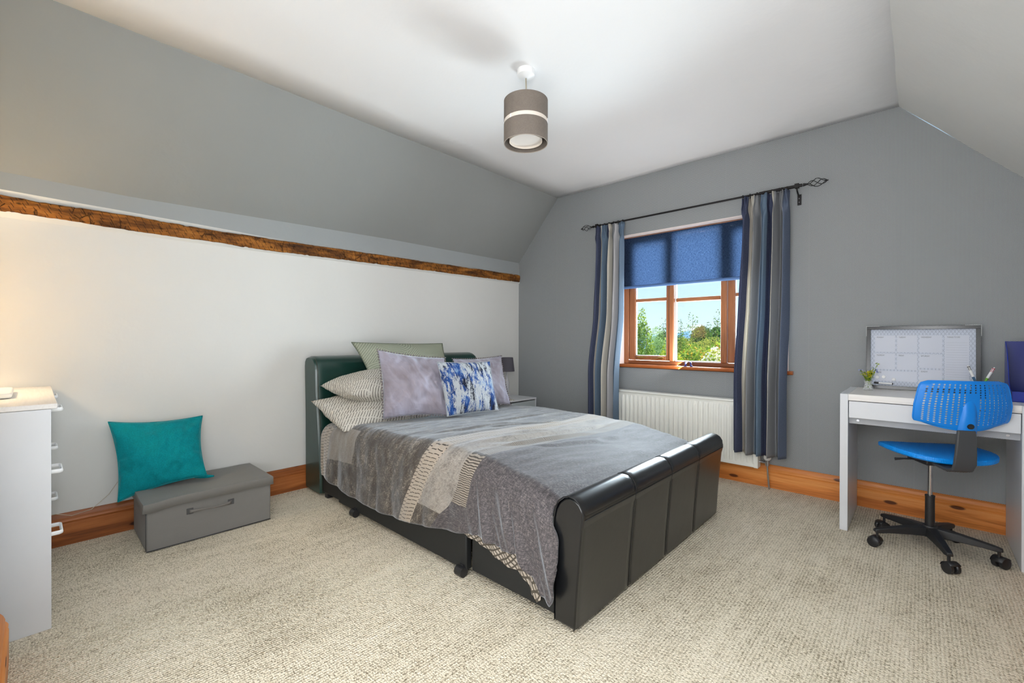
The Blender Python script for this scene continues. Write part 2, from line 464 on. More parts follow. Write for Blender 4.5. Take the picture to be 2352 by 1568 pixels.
sillwood = mk_wood('sill_timber', lin(140, 70, 30), lin(182, 102, 50), lin(206, 134, 80), 0, False, .3)
beam_m = mk_beam()
black_leather = mk_leather('black_leather', (14, 15, 17), .30)
green_leather = mk_leather('dark_green_leather', (12, 46, 40), .3)
rail_black = plain('bed_base_cloth', (22, 24, 25), .6)
white_lam = plain('white_laminate', (216, 218, 222), .35)
desk_top_m = mk_wood('white_grained_laminate', lin(214, 208, 202), lin(228, 224, 220), lin(236, 233, 230), 0, False, .3)
white_metal = plain('white_enamel', (238, 238, 238), .3)
rad_m = plain('radiator_enamel', (250, 250, 243), .35)
chrome = plain('chrome', (200, 200, 205), .15, 1)
brass = plain('brass', (190, 150, 80), .3, 1)
black_metal = plain('black_iron', (40, 38, 38), .45, .6)
black_plastic = plain('black_plastic', (34, 34, 36), .42, bs=.1, bscale=300)
grey_plastic = plain('dark_grey_plastic', (70, 71, 74), .5, bs=.1, bscale=300)
blue_plastic = plain('bright_blue_plastic', (0, 132, 230), .38)
dark_blue_pl = plain('royal_blue_plastic', (22, 50, 160), .25)
teal = mk_fabric('teal_chenille', (0, 128, 136), .85, .5, 170, .3, (.5, 1, 1, 1), 1.6, (1, 1, 1))
def mk_velvet():
    m, b = new_mat('grey_mauve_velvet', .7, spec=.25)
    u, v, _ = sep(coords('UV')); p = coords()
    cr = nz(comb(u*6+v*2, v*2.6+u), 1, 3, .55, .8); fine = nz(comb(u*70+v*20, v*9), 1, 3, .6); rad_ = ((u-.5)*(u-.5)+(v-.5)*(v-.5))
    ed = nz(comb((v*22+u*2), u*3), 1, 3, .6)
    c = ramp(((cr-.5)*.7+(nz(p, 5, 2)-.5)*1.0+.5).cl(), [(.2, lin(132, 123, 130)), (.5, lin(154, 148, 160)), (.8, lin(174, 173, 192))])
    setc(b, c); b.inputs['Sheen Weight'].default_value = .9; b.inputs['Sheen Tint'].default_value = (.8, .88, 1, 1); b.inputs['Sheen Roughness'].default_value = .35
    bump(b, cr*1.6+fine*.35+ed*rad_*5, .6, .007)
    return m
mauve = mk_velvet()
box_m = mk_fabric('grey_box_cloth', (124, 122, 119), .5, .12, 600, .1, None, .8)
sheet_m = mk_fabric('pale_grey_sheet', (196, 192, 188), .9, .06, 300, 0, None, 1.2)
shade_m = mk_fabric('taupe_linen_shade', (118, 109, 101), .85, .45, 260)
shade_dk = mk_fabric('dark_grey_shade', (86, 84, 92), .8, .1, 400)
cream_card = plain('cream_shade_lining', (226, 216, 204), .7)
glass_m = mk_glass()

# ------------------------------------------------------------------ room shell
ZC, XA, XR, W, YF = 2.456, .522, 3.085, 3.60, -3.632
def st(o): o['kind'] = 'structure'; return o
b = MB(); b.box((-.3, -4.3, -.12), (W+.3, .02, 0)); st(b.build('floor', carpet))
def xa(y): return XA+.008*N3(y*1.3, 3)+.003*N3(y*6, 8)
def zk(y): return interp(y, [-4.2, -3.66, -3.19, -2.54, -1.56, 0], [1.83, 1.83, 1.821, 1.837, 1.86, 1.868])
def xr(y): return XR+.010*N3(y*1.7, 9)+.003*N3(y*7, 5)-.006*y*0
b = MB(); b.grid(10, 60, lambda u, v: (xa(-4.3*(1-v))+(xr(-4.3*(1-v))-xa(-4.3*(1-v)))*u, -4.3*(1-v), ZC+.004*N3(u*3, v*4, 1)*math.sin(PI*u)))
b.uv = {}; st(b.build('ceiling', ceil_paint, smooth=180, solid=.08, soff=1))
b = MB(); b.grid(14, 70, lambda u, v: ((xa(-4.3*(1-v))*u), -4.3*(1-v), zk(-4.3*(1-v))+(ZC-zk(-4.3*(1-v)))*u+.006*math.sin(PI*u)*N3(u*2, v*6)))
b.uv = {}; st(b.build('wall_upper_left', grey_paint, smooth=180))
# vertical grey band, recess round the beam, then the white wall
YB = [-3.66, -2.54, 0]
def zl(y, k):
    bt = interp(y, YB, [1.711, 1.704, 1.737]); bb = interp(y, YB, [1.643, 1.630, 1.655])
    return [zk(y), bt+interp(y, [-3.66, -2.9, -2.3, 0], [.033, .022, .008, .006])+.002*N3(y*3, k), bt+.003, bt, bb, bb-interp(y, YB, [.027, .014, .012])+.002*N3(y*4, 7), 0][k]
XS = [0, .010, .001, -.004, .016, .0, 0]
def strip(name, ks, m):
    b = MB(); n = 70
    for i in range(n+1):
        y = -4.3+4.3*i/n
        for k in ks: b.v.append((XS[k], y, zl(y, k)))
    q = len(ks)
    for i in range(n):
        for j in range(q-1): b.f.append((i*q+j, i*q+j+1, (i+1)*q+j+1, (i+1)*q+j))
    return st(b.build(name, m, smooth=40))
strip('wall_left_band', [0, 1], band_paint)
strip('wall_left_recess', [1, 2, 3, 4, 5], white_paint)
strip('wall_left', [5, 6], white_paint)
b = MB(); nb = 420; ns = 14
for i in range(nb+1):
    y = -4.25+4.238*i/nb
    zc_ = interp(y, [-3.66, -2.54, 0], [1.677, 1.667, 1.696]); hh = .038+.004*N3(y*3, 5)+.002*N3(y*19, 2)
    for k in range(ns):
        a = 2*PI*k/ns; ca, sa = math.cos(a), math.sin(a)
        px = .022*(abs(ca)**.45)*(1 if ca > 0 else -1)+.006; pz = hh*(abs(sa)**.45)*(1 if sa > 0 else -1)
        d = .004*N3(y*9, pz*40, 1)+.003*N3(y*40, pz*60, 2)
        if N3(y*26, pz*55, 6) > .42: d -= .005
        b.v.append((px+d, y, zc_+pz+(d*.6 if sa > 0 else -d*.6)))
for i in range(nb):
    for k in range(ns): b.f.append((i*ns+k, i*ns+(k+1) % ns, (i+1)*ns+(k+1) % ns, (i+1)*ns+k))
b.f += [tuple(range(ns)), tuple(nb*ns+k for k in range(ns))]
o = st(b.build('trim_1', beam_m, smooth=50)); o['label'] = 'rough brown exposed timber beam along the white wall'
b = MB(); b.grid(12, 60, lambda u, v: (xr(-4.3*(1-v))+(W-xr(-4.3*(1-v)))*u, -4.3*(1-v), ZC-(ZC-1.885)*u+.008*math.sin(PI*u)*N3(u*2, v*5, 4)))
b.uv = {}; st(b.build('wall_upper_right', pale_paint, smooth=180))
b = MB(); b.box((W, -4.3, 0), (W+.1, .0, 1.9)); st(b.build('wall_right', pale_paint))
b = MB(); b.prism([(1.035, 0), (W, 0), (W, 1.88), (XR, ZC), (1.035, ZC)], 1, -4.3, YF); st(b.build('wall_front', white_paint))
b = MB(); b.box((0, -4.4, 0), (1.035, -4.22, ZC)); st(b.build('wall_alcove', white_paint))
# window wall with its opening
OX0, OX1, OZ0, OZ1 = 1.195, 2.515, .80, 1.966
def ztop(x): return interp(x, [0, XA, XR, W], [1.868, ZC, ZC, 1.885])
xs = [-.02, .26, XA, .86, OX0, 1.63, 2.07, OX1, 2.8, XR, 3.34, W+.02]
b = MB(); vid = {}
def vv(x, z):
    k = (round(x, 4), round(z, 4))
    if k not in vid: vid[k] = len(b.v); b.v.append((x, 0, z))
    return vid[k]
for a, c in zip(xs[:-1], xs[1:]):
    if a >= OX0-1e-6 and c <= OX1+1e-6:
        b.f.append((vv(a, 0), vv(c, 0), vv(c, OZ0), vv(a, OZ0))); b.f.append((vv(a, OZ1), vv(c, OZ1), vv(c, ztop(c)+.02), vv(a, ztop(a)+.02)))
    else:
        b.f.append((vv(a, 0), vv(c, 0), vv(c, OZ0), vv(a, OZ0))); b.f.append((vv(a, OZ0), vv(c, OZ0), vv(c, OZ1 if ztop(c) > OZ1+.01 and ztop(a) > OZ1+.01 else ztop(c)), vv(a, OZ1 if ztop(a) > OZ1+.01 and ztop(c) > OZ1+.01 else ztop(a))))
        if ztop(a) > OZ1+.01 and ztop(c) > OZ1+.01: b.f.append((vv(a, OZ1), vv(c, OZ1), vv(c, ztop(c)), vv(a, ztop(a))))
wb = st(b.build('wall_back', paper))
# make sure it extrudes outward
q = wb.modifiers.new('solidify', 'SOLIDIFY'); q.thickness = .30; q.offset = -1 if wb.data.polygons[0].normal.y < 0 else 1
# plaster reveal
b = MB(); t = .006
b.box((OX0, -.001, OZ1-t), (OX1, .11, OZ1)); b.box((OX0, -.001, .83), (OX0+t, .11, OZ1-t)); b.box((OX1-t, -.001, .83), (OX1, .11, OZ1-t))
o = st(b.build('trim_2', mk_paint('pinkish_white_reveal', (228, 216, 212), amp=.03)))
# baseboards
BP = [(0, 0), (.022, 0), (.022, .104), (.017, .109), (.020, .113), (.0215, .119), (.018, .126), (.0145, .130), (.0145, .137), (.010, .150), (.004, .159), (0, .160)]
b = MB(); b.prism([(x, z) for x, z in BP], 1, -4.2, 0.0); st(b.build('baseboard_left', oak, smooth=35))
b = MB(); b.prism([(-x, z) for x, z in BP], 0, .022, W-.03); st(b.build('baseboard_back', pine, smooth=35))
b = MB(); b.box((W-.055, -.03, 0), (W-.035, -.022, .16)); b.box((W-.022, -3.6, 0), (W, -.022, .15)); st(b.build('baseboard_right', pine, bevel=.004))
b = MB(); b.prism([(YF+x, z) for x, z in BP], 0, 1.02, 2.55); st(b.build('baseboard_front', pine, smooth=35))

# ------------------------------------------------------------------ window
win = thing('window_1', (1.855, .13, .83), kind='structure'); win['label'] = 'three-light stained timber window'
def bx(a, c, name, m, parent, bev=.004): b = MB(); b.box(a, c); return b.build(name, m, parent, bevel=bev)
WF0, WF1 = .10, .17
b = MB(); b.box((OX0, WF0, .83), (1.245, WF1, OZ1)); b.box((2.462, WF0, .83), (OX1, WF1, OZ1)); b.build('frame_side', wframe, win, bevel=.005)
b = MB(); b.box((1.245, WF0, .83), (2.462, WF1, .862)); b.box((1.245, WF0, 1.93), (2.462, WF1, OZ1)); b.build('frame_rail', wframe_h, win, bevel=.005)
for a, c in ((1.622, 1.664), (2.036, 2.082)): bx((a, WF0-.008, .862), (c, WF1, 1.93), 'mullion', wframe, win, .008)
def casement(x0, x1, sl, sr, zb, bar, handles):
    r = MB(); r.box((x0, .108, .866), (x0+sl, .152, 1.925)); r.box((x1-sr, .108, .866), (x1, .152, 1.925)); r.box((x0+sl, .108, .866), (x1-sr, .152, zb)); r.box((x0+sl, .108, 1.88), (x1-sr, .152, 1.925))
    c = r.build('casement', wframe, win, bevel=.006)
    bx((x0+sl, .116, bar), (x1-sr, .146, bar+.028), 'glazing_bar', wframe_h, c, .006)
    bx((x0+sl, .128, zb), (x1-sr, .132, bar), 'pane', glass_m, c, 0)
    bx((x0+sl, .128, bar+.028), (x1-sr, .132, 1.88), 'pane', glass_m, c, 0)
    g = MB()
    for a in (x0+sl, x1-sr-.006): g.box((a, .120, zb), (a+.006, .127, 1.88))
    g.box((x0+sl, .120, zb), (x1-sr, .127, zb+.006)); g.build('glazing_bead', white_metal, c)
    if handles:
        h = MB(); h.tube([(x0+sl+.02, .095, .893), (x0+sl+.05, .092, .889), (x0+sl+.12, .094, .890)], [.004, .007, .004], 8); h.box((x0+sl+.03, .096, .880), (x0+sl+.08, .110, .900)); h.build('stay', brass, c, smooth=40)
        h = MB(); h.tube([(x1-sr-.13, .093, .883), (x1-sr-.06, .088, .884), (x1-sr-.03, .088, .893), (x1-sr-.01, .092, .888)], [.003, .006, .007, .004], 8); h.box((x1-sr-.07, .094, .876), (x1-sr-.03, .110, .898)); h.build('latch', brass, c, smooth=40)
casement(1.247, 1.620, .060, .028, .903, 1.380, True)
casement(2.084, 2.460, .052, .040, .903, 1.380, True)
f = MB(); f.box((1.664, .122, .862), (1.672, .146, 1.93)); f.box((2.028, .122, .862), (2.036, .146, 1.93)); f.box((1.672, .118, .862), (2.028, .146, .870))
fx = f.build('fixed_light', white_metal, win)
bx((1.672, .116, 1.362), (2.028, .146, 1.394), 'glazing_bar', wframe_h, fx, .006)
bx((1.672, .128, .870), (2.028, .132, 1.362), 'pane', glass_m, fx, 0); bx((1.672, .128, 1.394), (2.028, .132, 1.93), 'pane', glass_m, fx, 0)
b = MB(); b.prism([(.17, .805), (-.030, .805), (-.036, .810), (-.038, .817), (-.036, .825), (-.030, .830), (.17, .830)], 0, 1.2, 2.51)
b.prism([(-.002, .805), (-.030, .805), (-.036, .810), (-.038, .817), (-.036, .825), (-.030, .830), (-.002, .830)], 0, 1.17, 1.2); b.prism([(-.002, .805), (-.030, .805), (-.036, .810), (-.038, .817), (-.036, .825), (-.030, .830), (-.002, .830)], 0, 2.51, 2.545)
b.build('sill', sillwood, win, smooth=35)

# ------------------------------------------------------------------ blind
bl = thing('roller_blind', (1.855, .05, 1.50), 'blue woven roller blind half lowered over the window', 'blind')
b = MB(); b.tube([(1.215, .080, 1.950), (2.495, .080, 1.950)], .010, 16); b.build('roller', plain('blind_roller', (150, 110, 90), .6), bl, smooth=40)
b = MB(); b.grid(40, 16, lambda u, v: (1.215+1.28*u, .070-.002*math.sin(v*3)+.0015*N3(u*5, v*3), 1.515+.435*v)); b.uv = {}
b.build('blind_cloth', mk_blind(), bl, smooth=180)
b = MB(); b.tube([(1.213, .066, 1.512), (2.497, .066, 1.512)], .009, 10, flat=1.4); b.build('bottom_bar', plain('blind_bar', (84, 118, 168), .6), bl, smooth=50)

# ------------------------------------------------------------------ curtains and pole
pole = thing('curtain_pole', (1.8, -.09, 2.0), 'black iron curtain pole with twisted cage finials above the window', 'curtain pole')
ZP = 2.072
b = MB(); b.tube([(1.0, -.09, ZP), (2.35, -.09, ZP)], .0075, 12); b.tube([(2.35, -.09, ZP), (2.605, -.09, ZP)], .0105, 12)
b.build('pole', black_metal, pole, smooth=50)
def finial(x0, s):
    b = MB(); L = .105; x1 = x0+s*.025
    b.tube([(x0, -.09, ZP), (x1+s*.004, -.09, ZP)], [.011, .0045], 10)
    for k in range(4):
        pts = []
        for i in range(19):
            t = i/18; r = .024*math.sin(PI*t)**.85+.002; a = PI/2*k+t*PI*1.15
            pts.append((x1+s*L*t, -.09+r*math.cos(a), ZP+r*math.sin(a)))
        b.tube(pts, .0022, 6)
    b.tube([(x1+s*(L-.012), -.09, ZP), (x1+s*(L+.008), -.09, ZP)], [.005, .0035], 8)
    b.build('finial', black_metal, pole, smooth=60)
finial(.995, -1); finial(2.61, 1)
for xc in (1.03, 2.575):
    b = MB(); b.box((xc-.011, -.012, 1.965), (xc+.011, -.001, 2.035)); b.tube([(xc, -.004, 2.02), (xc, -.05, 2.028), (xc, -.088, 2.045), (xc, -.09, 2.06)], .005, 8); b.box((xc-.012, -.104, ZP-.014), (xc+.012, -.076, ZP+.015))
    k = b.build('bracket', black_metal, pole, smooth=40)
    b = MB(); b.sphere((xc, -.013, 1.982), .004, 8, 5); b.sphere((xc, -.013, 2.008), .004, 8, 5); b.build('screw', chrome, k, smooth=180)
rx = [1.02+.045*i for i in range(7)]+[2.245+.046*i for i in range(7)]+[2.49, 2.52]
for x in rx:
    b = MB(); n = 14
    b.tube([(x+.003*math.sin(i), -.09+.0145*math.cos(2*PI*i/n), ZP-.004+.0145*math.sin(2*PI*i/n)) for i in range(n+1)], .0022, 5, caps=False)
    b.build('ring', black_metal, pole, smooth=180)
NV, CR, LB, GR, SL, WH = lin(52, 62, 98), lin(214, 208, 196), lin(98, 122, 146), lin(142, 143, 146), lin(88, 102, 128), lin(206, 204, 206)
def curtain(label, xt, xb, zb, stripes, nf, ph, amp=.040):
    c = thing('curtain', ((xb[0]+xb[1])/2, -.09, zb), label, 'curtain', 'striped curtains at the window')
    zt = ZP-.012
    bounds = [0]+[s[0] for s in stripes]; 
    def fn(u, v):
        t = 1-v                                   # 0 at the head, 1 at the hem
        g = sm(0, .55, t)
        x0 = xt[0]+(xb[0]-xt[0])*g; x1 = xt[1]+(xb[1]-xt[1])*g
        z = zt-(zt-zb)*t
        head = 1-sm(.035, .085, t); a = amp*(1-.65*head)
        fold = math.sin(2*PI*nf*u+ph+.5*N3(u*3, t*1.2))
        pin = math.sin(2*PI*nf*3*u+ph*2)*.011*head
        x = x0+(x1-x0)*(u+.18/(2*PI*nf)*math.sin(2*PI*nf*u*2+ph*2+.8)*(1-head))+.006*N3(u*9, t*3, 3)*g
        y = -.092-.082*sm(.42, .74, t)+a*fold+pin-.014*head*abs(math.sin(PI*nf*u*2))+.006*N3(u*8, t*5, 5)
        pg = math.exp(-((t-.052)/.022)**2); n2 = 7
        x += -.0075*math.sin(2*PI*n2*u)*pg*(1+.3*N3(u*6, 4)); y -= .016*math.cos(2*PI*n2*u)*pg-.010*math.cos(4*PI*n2*u+1)*(1-sm(.0, .045, t))
        y += .010*N3(u*26, t*7, 9)*sm(.04, .09, t)*(1-sm(.12, .4, t))
        z += (.005*math.cos(2*PI*n2*u+.8)+.004*N3(u*14, 2))*(1-sm(0, .03, t))+.010*N3(u*4, 0)*t
        return (x, min(y, -.03), z)
    b = MB(); b.grid(190, 70, fn)
    st_ = []; pos = 0
    for p, cc in stripes: st_.append((pos, cc)); pos = p
    b.build('curtain_cloth', mk_stripes('curtain_stripes_'+str(int(xb[0]*10)), st_), c, smooth=180, solid=.0015)
    return c
curtain('striped blue, navy and cream curtain hanging left of the window', (1.015, 1.300), (.985, 1.295), .26,
        [(.19, NV), (.27, CR), (.45, LB), (.52, NV), (.60, CR), (.74, GR), (.80, WH), (1.0, LB)], 5, .3)
curtain('wider striped curtain hanging right of the window, over the radiator valve', (2.235, 2.530), (2.200, 2.530), .25,
        [(.17, NV), (.30, CR), (.42, GR), (.56, LB), (.67, NV), (.71, CR), (.90, GR), (1.0, SL)], 5, 1.2, .042)

# ------------------------------------------------------------------ radiator
rad = thing('radiator', (1.80, -.06, .12), 'white ribbed panel radiator under the window', 'radiator')
RX0, RX1, RZ0, RZ1 = 1.235, 2.350, .142, .600
nfl = 28; b = MB(); pw = (RX1-RX0-.05)/nfl
def rfn(u, v):
    x = RX0+(RX1-RX0)*u; z = RZ0+(RZ1-RZ0)*v
    f = ((x-RX0-.025)/pw); inside = 0 <= f <= nfl
    g = (.5-.5*math.cos(2*PI*(f % 1))) if inside else 0
    e = sm(.06, .10, v)*(1-sm(.90, .94, v))
    return (x, -.096-.014*(1-g)*e if inside else -.100-.004, z)
b.grid(nfl*8+6, 24, rfn); b.uv = {}; b.build('front_panel', rad_m, rad, smooth=60)
b = MB(); b.box((RX0, -.098, RZ0), (RX1, -.085, RZ1)); b.box((RX0, -.052, RZ0), (RX1, -.040, RZ1)); b.box((RX0+.06, -.085, RZ0+.1), (RX0+.09, -.002, RZ1-.1)); b.box((RX1-.09, -.085, RZ0+.1), (RX1-.06, -.002, RZ1-.1)); b.build('back_panel', rad_m, rad, bevel=.003)
b = MB(); b.box((RX0-.002, -.112, RZ1-.004), (RX1+.002, -.036, RZ1+.012)); g = b.build('top_grille', rad_m, rad, bevel=.004)
for x in (RX0, RX1): b = MB(); b.box((x-.004, -.110, RZ0), (x+.002, -.038, RZ1)); b.build('side_cover', rad_m, rad, bevel=.002)
b = MB(); b.tube([(RX1, -.07, .185), (2.395, -.07, .185)], .009, 10); b.tube([(2.402, -.07, .165), (2.402, -.07, .205)], .014, 12)
b.tube([(2.402, -.07, .165), (2.406, -.068, .10), (2.414, -.066, 0)], .0065, 10); v = b.build('valve', chrome, rad, smooth=40)
b = MB(); b.lathe([(0, .262), (.018, .262), (.022, .255), (.024, .215), (.018, .207), (.012, .2)], (2.402, -.07, 0), 20); b.build('thermostat_head', white_metal, v, smooth=40)

# ------------------------------------------------------------------ window ornaments (small blue and white figures)
for k, (ox, s) in enumerate(((1.800, 1), (1.845, -1))):
    b = MB(); y = .0
    b.tube([(ox-.012*s, y, .832), (ox-.004*s, y, .834), (ox+.002*s, y, .840), (ox+.004*s, y, .852), (ox+.002*s, y, .862)], [.005, .007, .008, .006, .008], 10)
    b.tube([(ox+.002*s, y, .862), (ox+.014*s, y, .866)], [.006, .003], 8); b.sphere((ox+.004*s, y, .833), .006, 8, 5, (1.4, .8, .5))
    tag(b.build('figurine', plain('cobalt_china_%d' % k, (56, 66, 140), .25), smooth=60), ['small cobalt blue china figurine on the sill, the left of the pair', 'small cobalt blue china figurine on the sill, the right of the pair'][k], 'ornament', 'blue figurines on the window sill')

# ------------------------------------------------------------------ pendant lamp
PX, PY = 1.660, -1.800
pl = thing('pendant_lamp', (PX, PY, 2.06), 'ceiling pendant with split taupe drum shade and white diffuser', 'lamp')
b = MB(); b.lathe([(0, ZC-.045), (.014, ZC-.044), (.034, ZC-.034), (.0455, ZC-.031), (.047, ZC-.014), (.044, ZC-.012), (.046, ZC), (0, ZC)], (PX, PY, 0), 32); b.build('ceiling_rose', white_metal, pl, smooth=35)
b = MB(); b.tube([(PX, PY, ZC-.04), (PX+.002, PY, 2.36), (PX, PY, 2.25)], .0035, 8); b.build('cord', plain('cord_sleeve', (170, 160, 140), .6), pl, smooth=180)
def drum(r, z0, z1, t=.0015): return MB().lathe([(r, z0), (r, z1), (r-t, z1), (r-t, z0)], (PX, PY, 0), 64, closed=True)
drum(.115, 2.188, 2.291).build('upper_shade', shade_m, pl, smooth=35)
drum(.1135, 2.164, 2.192, .001).build('gap_ring', cream_card, pl, smooth=35)
drum(.115, 2.070, 2.168).build('lower_shade', shade_m, pl, smooth=35)
drum(.1145, 2.0685, 2.0715, .0025).build('shade_rim', plain('rim_card', (170, 158, 146), .7), pl, smooth=35)
inn = drum(.086, 2.080, 2.270).build('inner_drum', cream_card, pl, smooth=35)
b = MB(); b.lathe([(0, 2.091), (.0835, 2.091), (.0835, 2.094), (0, 2.094)], (PX, PY, 0), 48); b.build('diffuser', plain('diffuser_disc', (222, 216, 210), .4), inn, smooth=35)
b = MB()
for k in range(3):
    a = k*2*PI/3+.5
    for z in (2.286, 2.164): b.tube([(PX+.02*math.cos(a), PY+.02*math.sin(a), z), (PX+.114*math.cos(a), PY+.114*math.sin(a), z)], .0016, 6)
    b.box((PX+.112*math.cos(a)-.004, PY+.112*math.sin(a)-.002, 2.165), (PX+.112*math.cos(a)+.004, PY+.112*math.sin(a)+.002, 2.19))
b.tube([(PX, PY, 2.23), (PX, PY, 2.29)], .017, 14); b.tube([(PX, PY, 2.13), (PX, PY, 2.15), (PX, PY, 2.19), (PX, PY, 2.23)], [.012, .026, .024, .013], 14)
b.build('lampholder', white_metal, pl, smooth=40)

# ------------------------------------------------------------------ bed
BX0, BX1, BY0, BY1 = .03, 2.30, -2.268, -.786
bed = thing('bed', (1.15, -1.527, 0), 'black leather sleigh bed with rolled footboard in the middle of the room', 'bed')
FP = [(2.205, .02), (2.207, .22), (2.203, .36), (2.206, .40), (2.214, .435), (2.230, .463), (2.252, .481), (2.274, .488), (2.296, .485), (2.316, .473), (2.330, .452), (2.335, .430), (2.332, .408), (2.326, .385), (2.318, .30), (2.306, .15), (2.298, .02)]
b = MB(); b.prism([(x*.985+.034, z*.985) for x, z in FP], 1, BY0+.004, BY1-.004); fb = b.build('footboard', black_leather, bed, smooth=40, bevel=.006)
ysm = [BY0, -1.880, -1.520, -1.170, BY1]
for a, c in zip(ysm[:-1], ysm[1:]):
    b = MB(); n = 22; full = FP
    for j in range(n+1):
        t = j/n; y = a+(c-a)*t
        e = 1-max(0, 1-min(t, 1-t)*(c-a)/.010)**2
        puff = .0012*math.sin(PI*t)**.5
        for i, (x, z) in enumerate(full):
            cx, cz = 2.262, .40 if z > .4 else z
            dx, dz = x-cx, z-cz; L = math.hypot(dx, dz) or 1
            off = -.004+.004*e+puff
            if abs(z-.420) < .02 and x > 2.3: off -= .003
            if z < .03: dz = 0
            b.v.append((x+dx/L*off, y, z+dz/L*off))
    m_ = len(full)
    for j in range(n):
        for i in range(m_-1): b.f.append((j*m_+i, j*m_+i+1, (j+1)*m_+i+1, (j+1)*m_+i))
    b.build('panel', black_leather, fb, smooth=50)
seam_m = plain('seam_thread', (10, 10, 11), .6)
b = MB()
for y in ysm[1:-1]: b.tube([(x, y, z) for x, z in FP[4:]], .0014, 6)
b.tube([(2.3345, BY0+.012, .414), (2.335, BY1-.014, .414)], .0016, 6)
for y in (BY0-.001,): b.tube([(x-.001, y, z) for x, z in FP[3:]], .0022, 6)
b.build('seam_piping', seam_m, fb, smooth=180)
# stitching beside the seams
b = MB()
for y in ysm[1:-1]:
    for k in range(64):
        z = .035+k*.0058; x = interp(z, [.02, .15, .30, .385], [2.298, 2.306, 2.318, 2.326])+.0018
        b.box((x-.001, y+.0085, z), (x+.0012, y+.0098, z+.0035))
o = b.build('stitching', seam_m, fb); o['kind'] = 'stuff'
for y in (BY0+.05, BY1-.05): b = MB(); b.tube([(2.262, y, 0), (2.262, y, .03)], [.02, .026], 14); b.build('foot', black_plastic, bed, smooth=40)
HP = [(.035, .02), (.030, .50), (.018, .80), (.016, .855), (.022, .89), (.042, .915), (.075, .925), (.115, .924), (.150, .916), (.178, .898), (.196, .870), (.205, .83), (.212, .70), (.238, .50), (.268, .25), (.278, .02)]
b = MB(); n = 60
for j in range(n+1):
    t = j/n; y = BY0+(BY1-BY0)*t; e = 1-max(0, 1-min(t, 1-t)*(BY1-BY0)/.02)**2
    for (x, z) in HP:
        dx, dz = x-.13, (z-.86 if z > .86 else 0); L = math.hypot(dx, dz) or 1
        off = -.012*(1-e); b.v.append((max(.004, x+dx/L*off), y, z+dz/L*off))
m_ = len(HP)
for j in range(n):
    for i in range(m_-1): b.f.append((j*m_+i, j*m_+i+1, (j+1)*m_+i+1, (j+1)*m_+i))
    b.f.append((j*m_+m_-1, j*m_, (j+1)*m_, (j+1)*m_+m_-1))
b.f += [tuple(range(m_)), tuple(n*m_+i for i in range(m_))]
hb = b.build('headboard', green_leather, bed, smooth=50); hb['label'] = 'dark green leather headboard'
b = MB(); b.tube([(x+.001, BY0+.012, z) for x, z in HP[8:]], .0022, 6); b.build('headboard_piping', plain('piping_leather', (60, 62, 48), .4), hb, smooth=180)
# base rails and drawers
def rail(x0, x1, y0, y1, name='side_rail', m=rail_black, z0=.035, z1=.325, bev=.006): b = MB(); b.box((x0, y0, z0), (x1, y1, z1)); return b.build(name, m, bed, bevel=bev)
rail(.285, .522, -2.258, -2.20); rail(1.752, 2.203, -2.258, -2.20); rail(.522, 1.752, -2.250, -2.20, z0=.27)
rail(.285, 2.203, -.85, -.796); rail(.285, 2.203, -2.20, -.85, 'slat_deck', z0=.26, z1=.30)
dr = rail(.530, 1.726, -2.268, -2.235, 'drawer', z0=.028, z1=.262)
for x in (.745, 1.700):
    b = MB(); b.tube([(x-.022, -2.276, .022), (x+.022, -2.276, .022)], .022, 16); b.box((x-.012, -2.272, .02), (x+.012, -2.24, .05)); b.build('castor', black_plastic, dr, smooth=40)
for x in (.32,):
    b = MB(); b.box((x-.02, -2.25, 0), (x+.02, -2.21, .04)); b.build('foot', black_plastic, bed, bevel=.003)
b = MB(); b.box((.285, -2.236, .302), (2.15, -.815, .400)); o = b.build('mattress', sheet_m, bevel=.035, seg=5); tag(o, 'mattress in a pale grey sheet, a corner showing by the headboard', 'mattress')

# duvet
HX = [.30, .341, .477, .719, 1.013, 1.264, 1.413, 1.549, 1.732, 1.855, 1.968, 2.061, 2.10, 2.147, 2.165, 2.212, 2.235]
HZ = [.20, .168, .142, .119, .107, .130, .146, .169, .204, .223, .211, .218, .176, .136, .10, .079, .13]
def zn(x): return interp(x, [.3, .6, .9, 1.5, 1.8, 2.04, 2.12, 2.19], [.485, .515, .532, .552, .534, .492, .470, .440])
def zf(x): return interp(x, [.3, .7, .88, 1.47, 1.84, 2.1, 2.19], [.49, .497, .510, .509, .484, .437, .41])
RID = [(1.62, 1.69, -2.05, -.95, .012, .020), (1.70, 1.78, -2.0, -1.3, .010, .016), (1.56, 1.60, -1.8, -1.2, .006, .014), (1.32, 1.45, -1.75, -1.2, .006, .018), (1.15, 1.2, -1.6, -1.0, .005, .02),
       (1.80, 1.90, -1.9, -1.4, .006, .016), (1.48, 1.50, -1.7, -1.0, .005, .015), (1.88, 1.84, -1.5, -1.0, .005, .018), (1.25, 1.30, -2.1, -1.5, .004, .02)]
def top(x, y):
    t = sm(-2.15, -1.1, y); z = zn(x)*(1-t)+zf(x)*t
    for xa_, xb_, ya, yb, am, wd in RID:
        q = (y-ya)/(yb-ya)
        if -.1 < q < 1.1:
            xc = xa_+(xb_-xa_)*q+.025*N3(q*3, xa_*9); e = sm(-.1, .15, q)*(1-sm(.8, 1.1, q))
            z += am*e*math.exp(-((x-xc)/wd)**2)-am*.6*e*math.exp(-((x-xc-1.9*wd)/wd)**2)
    z += .008*N3(x*2.2, y*1.6, 2)+.006*N3(x*9, y*3, 7)+.0030*N3(x*26, y*7, 4)
    return z
R_ = .085
def slant(x): return interp(x, [.3, .477, 1.0, 1.454, 1.564, 1.708, 1.80, 1.95], [.05, .13, .4, .62, .53, .18, .3, .2])
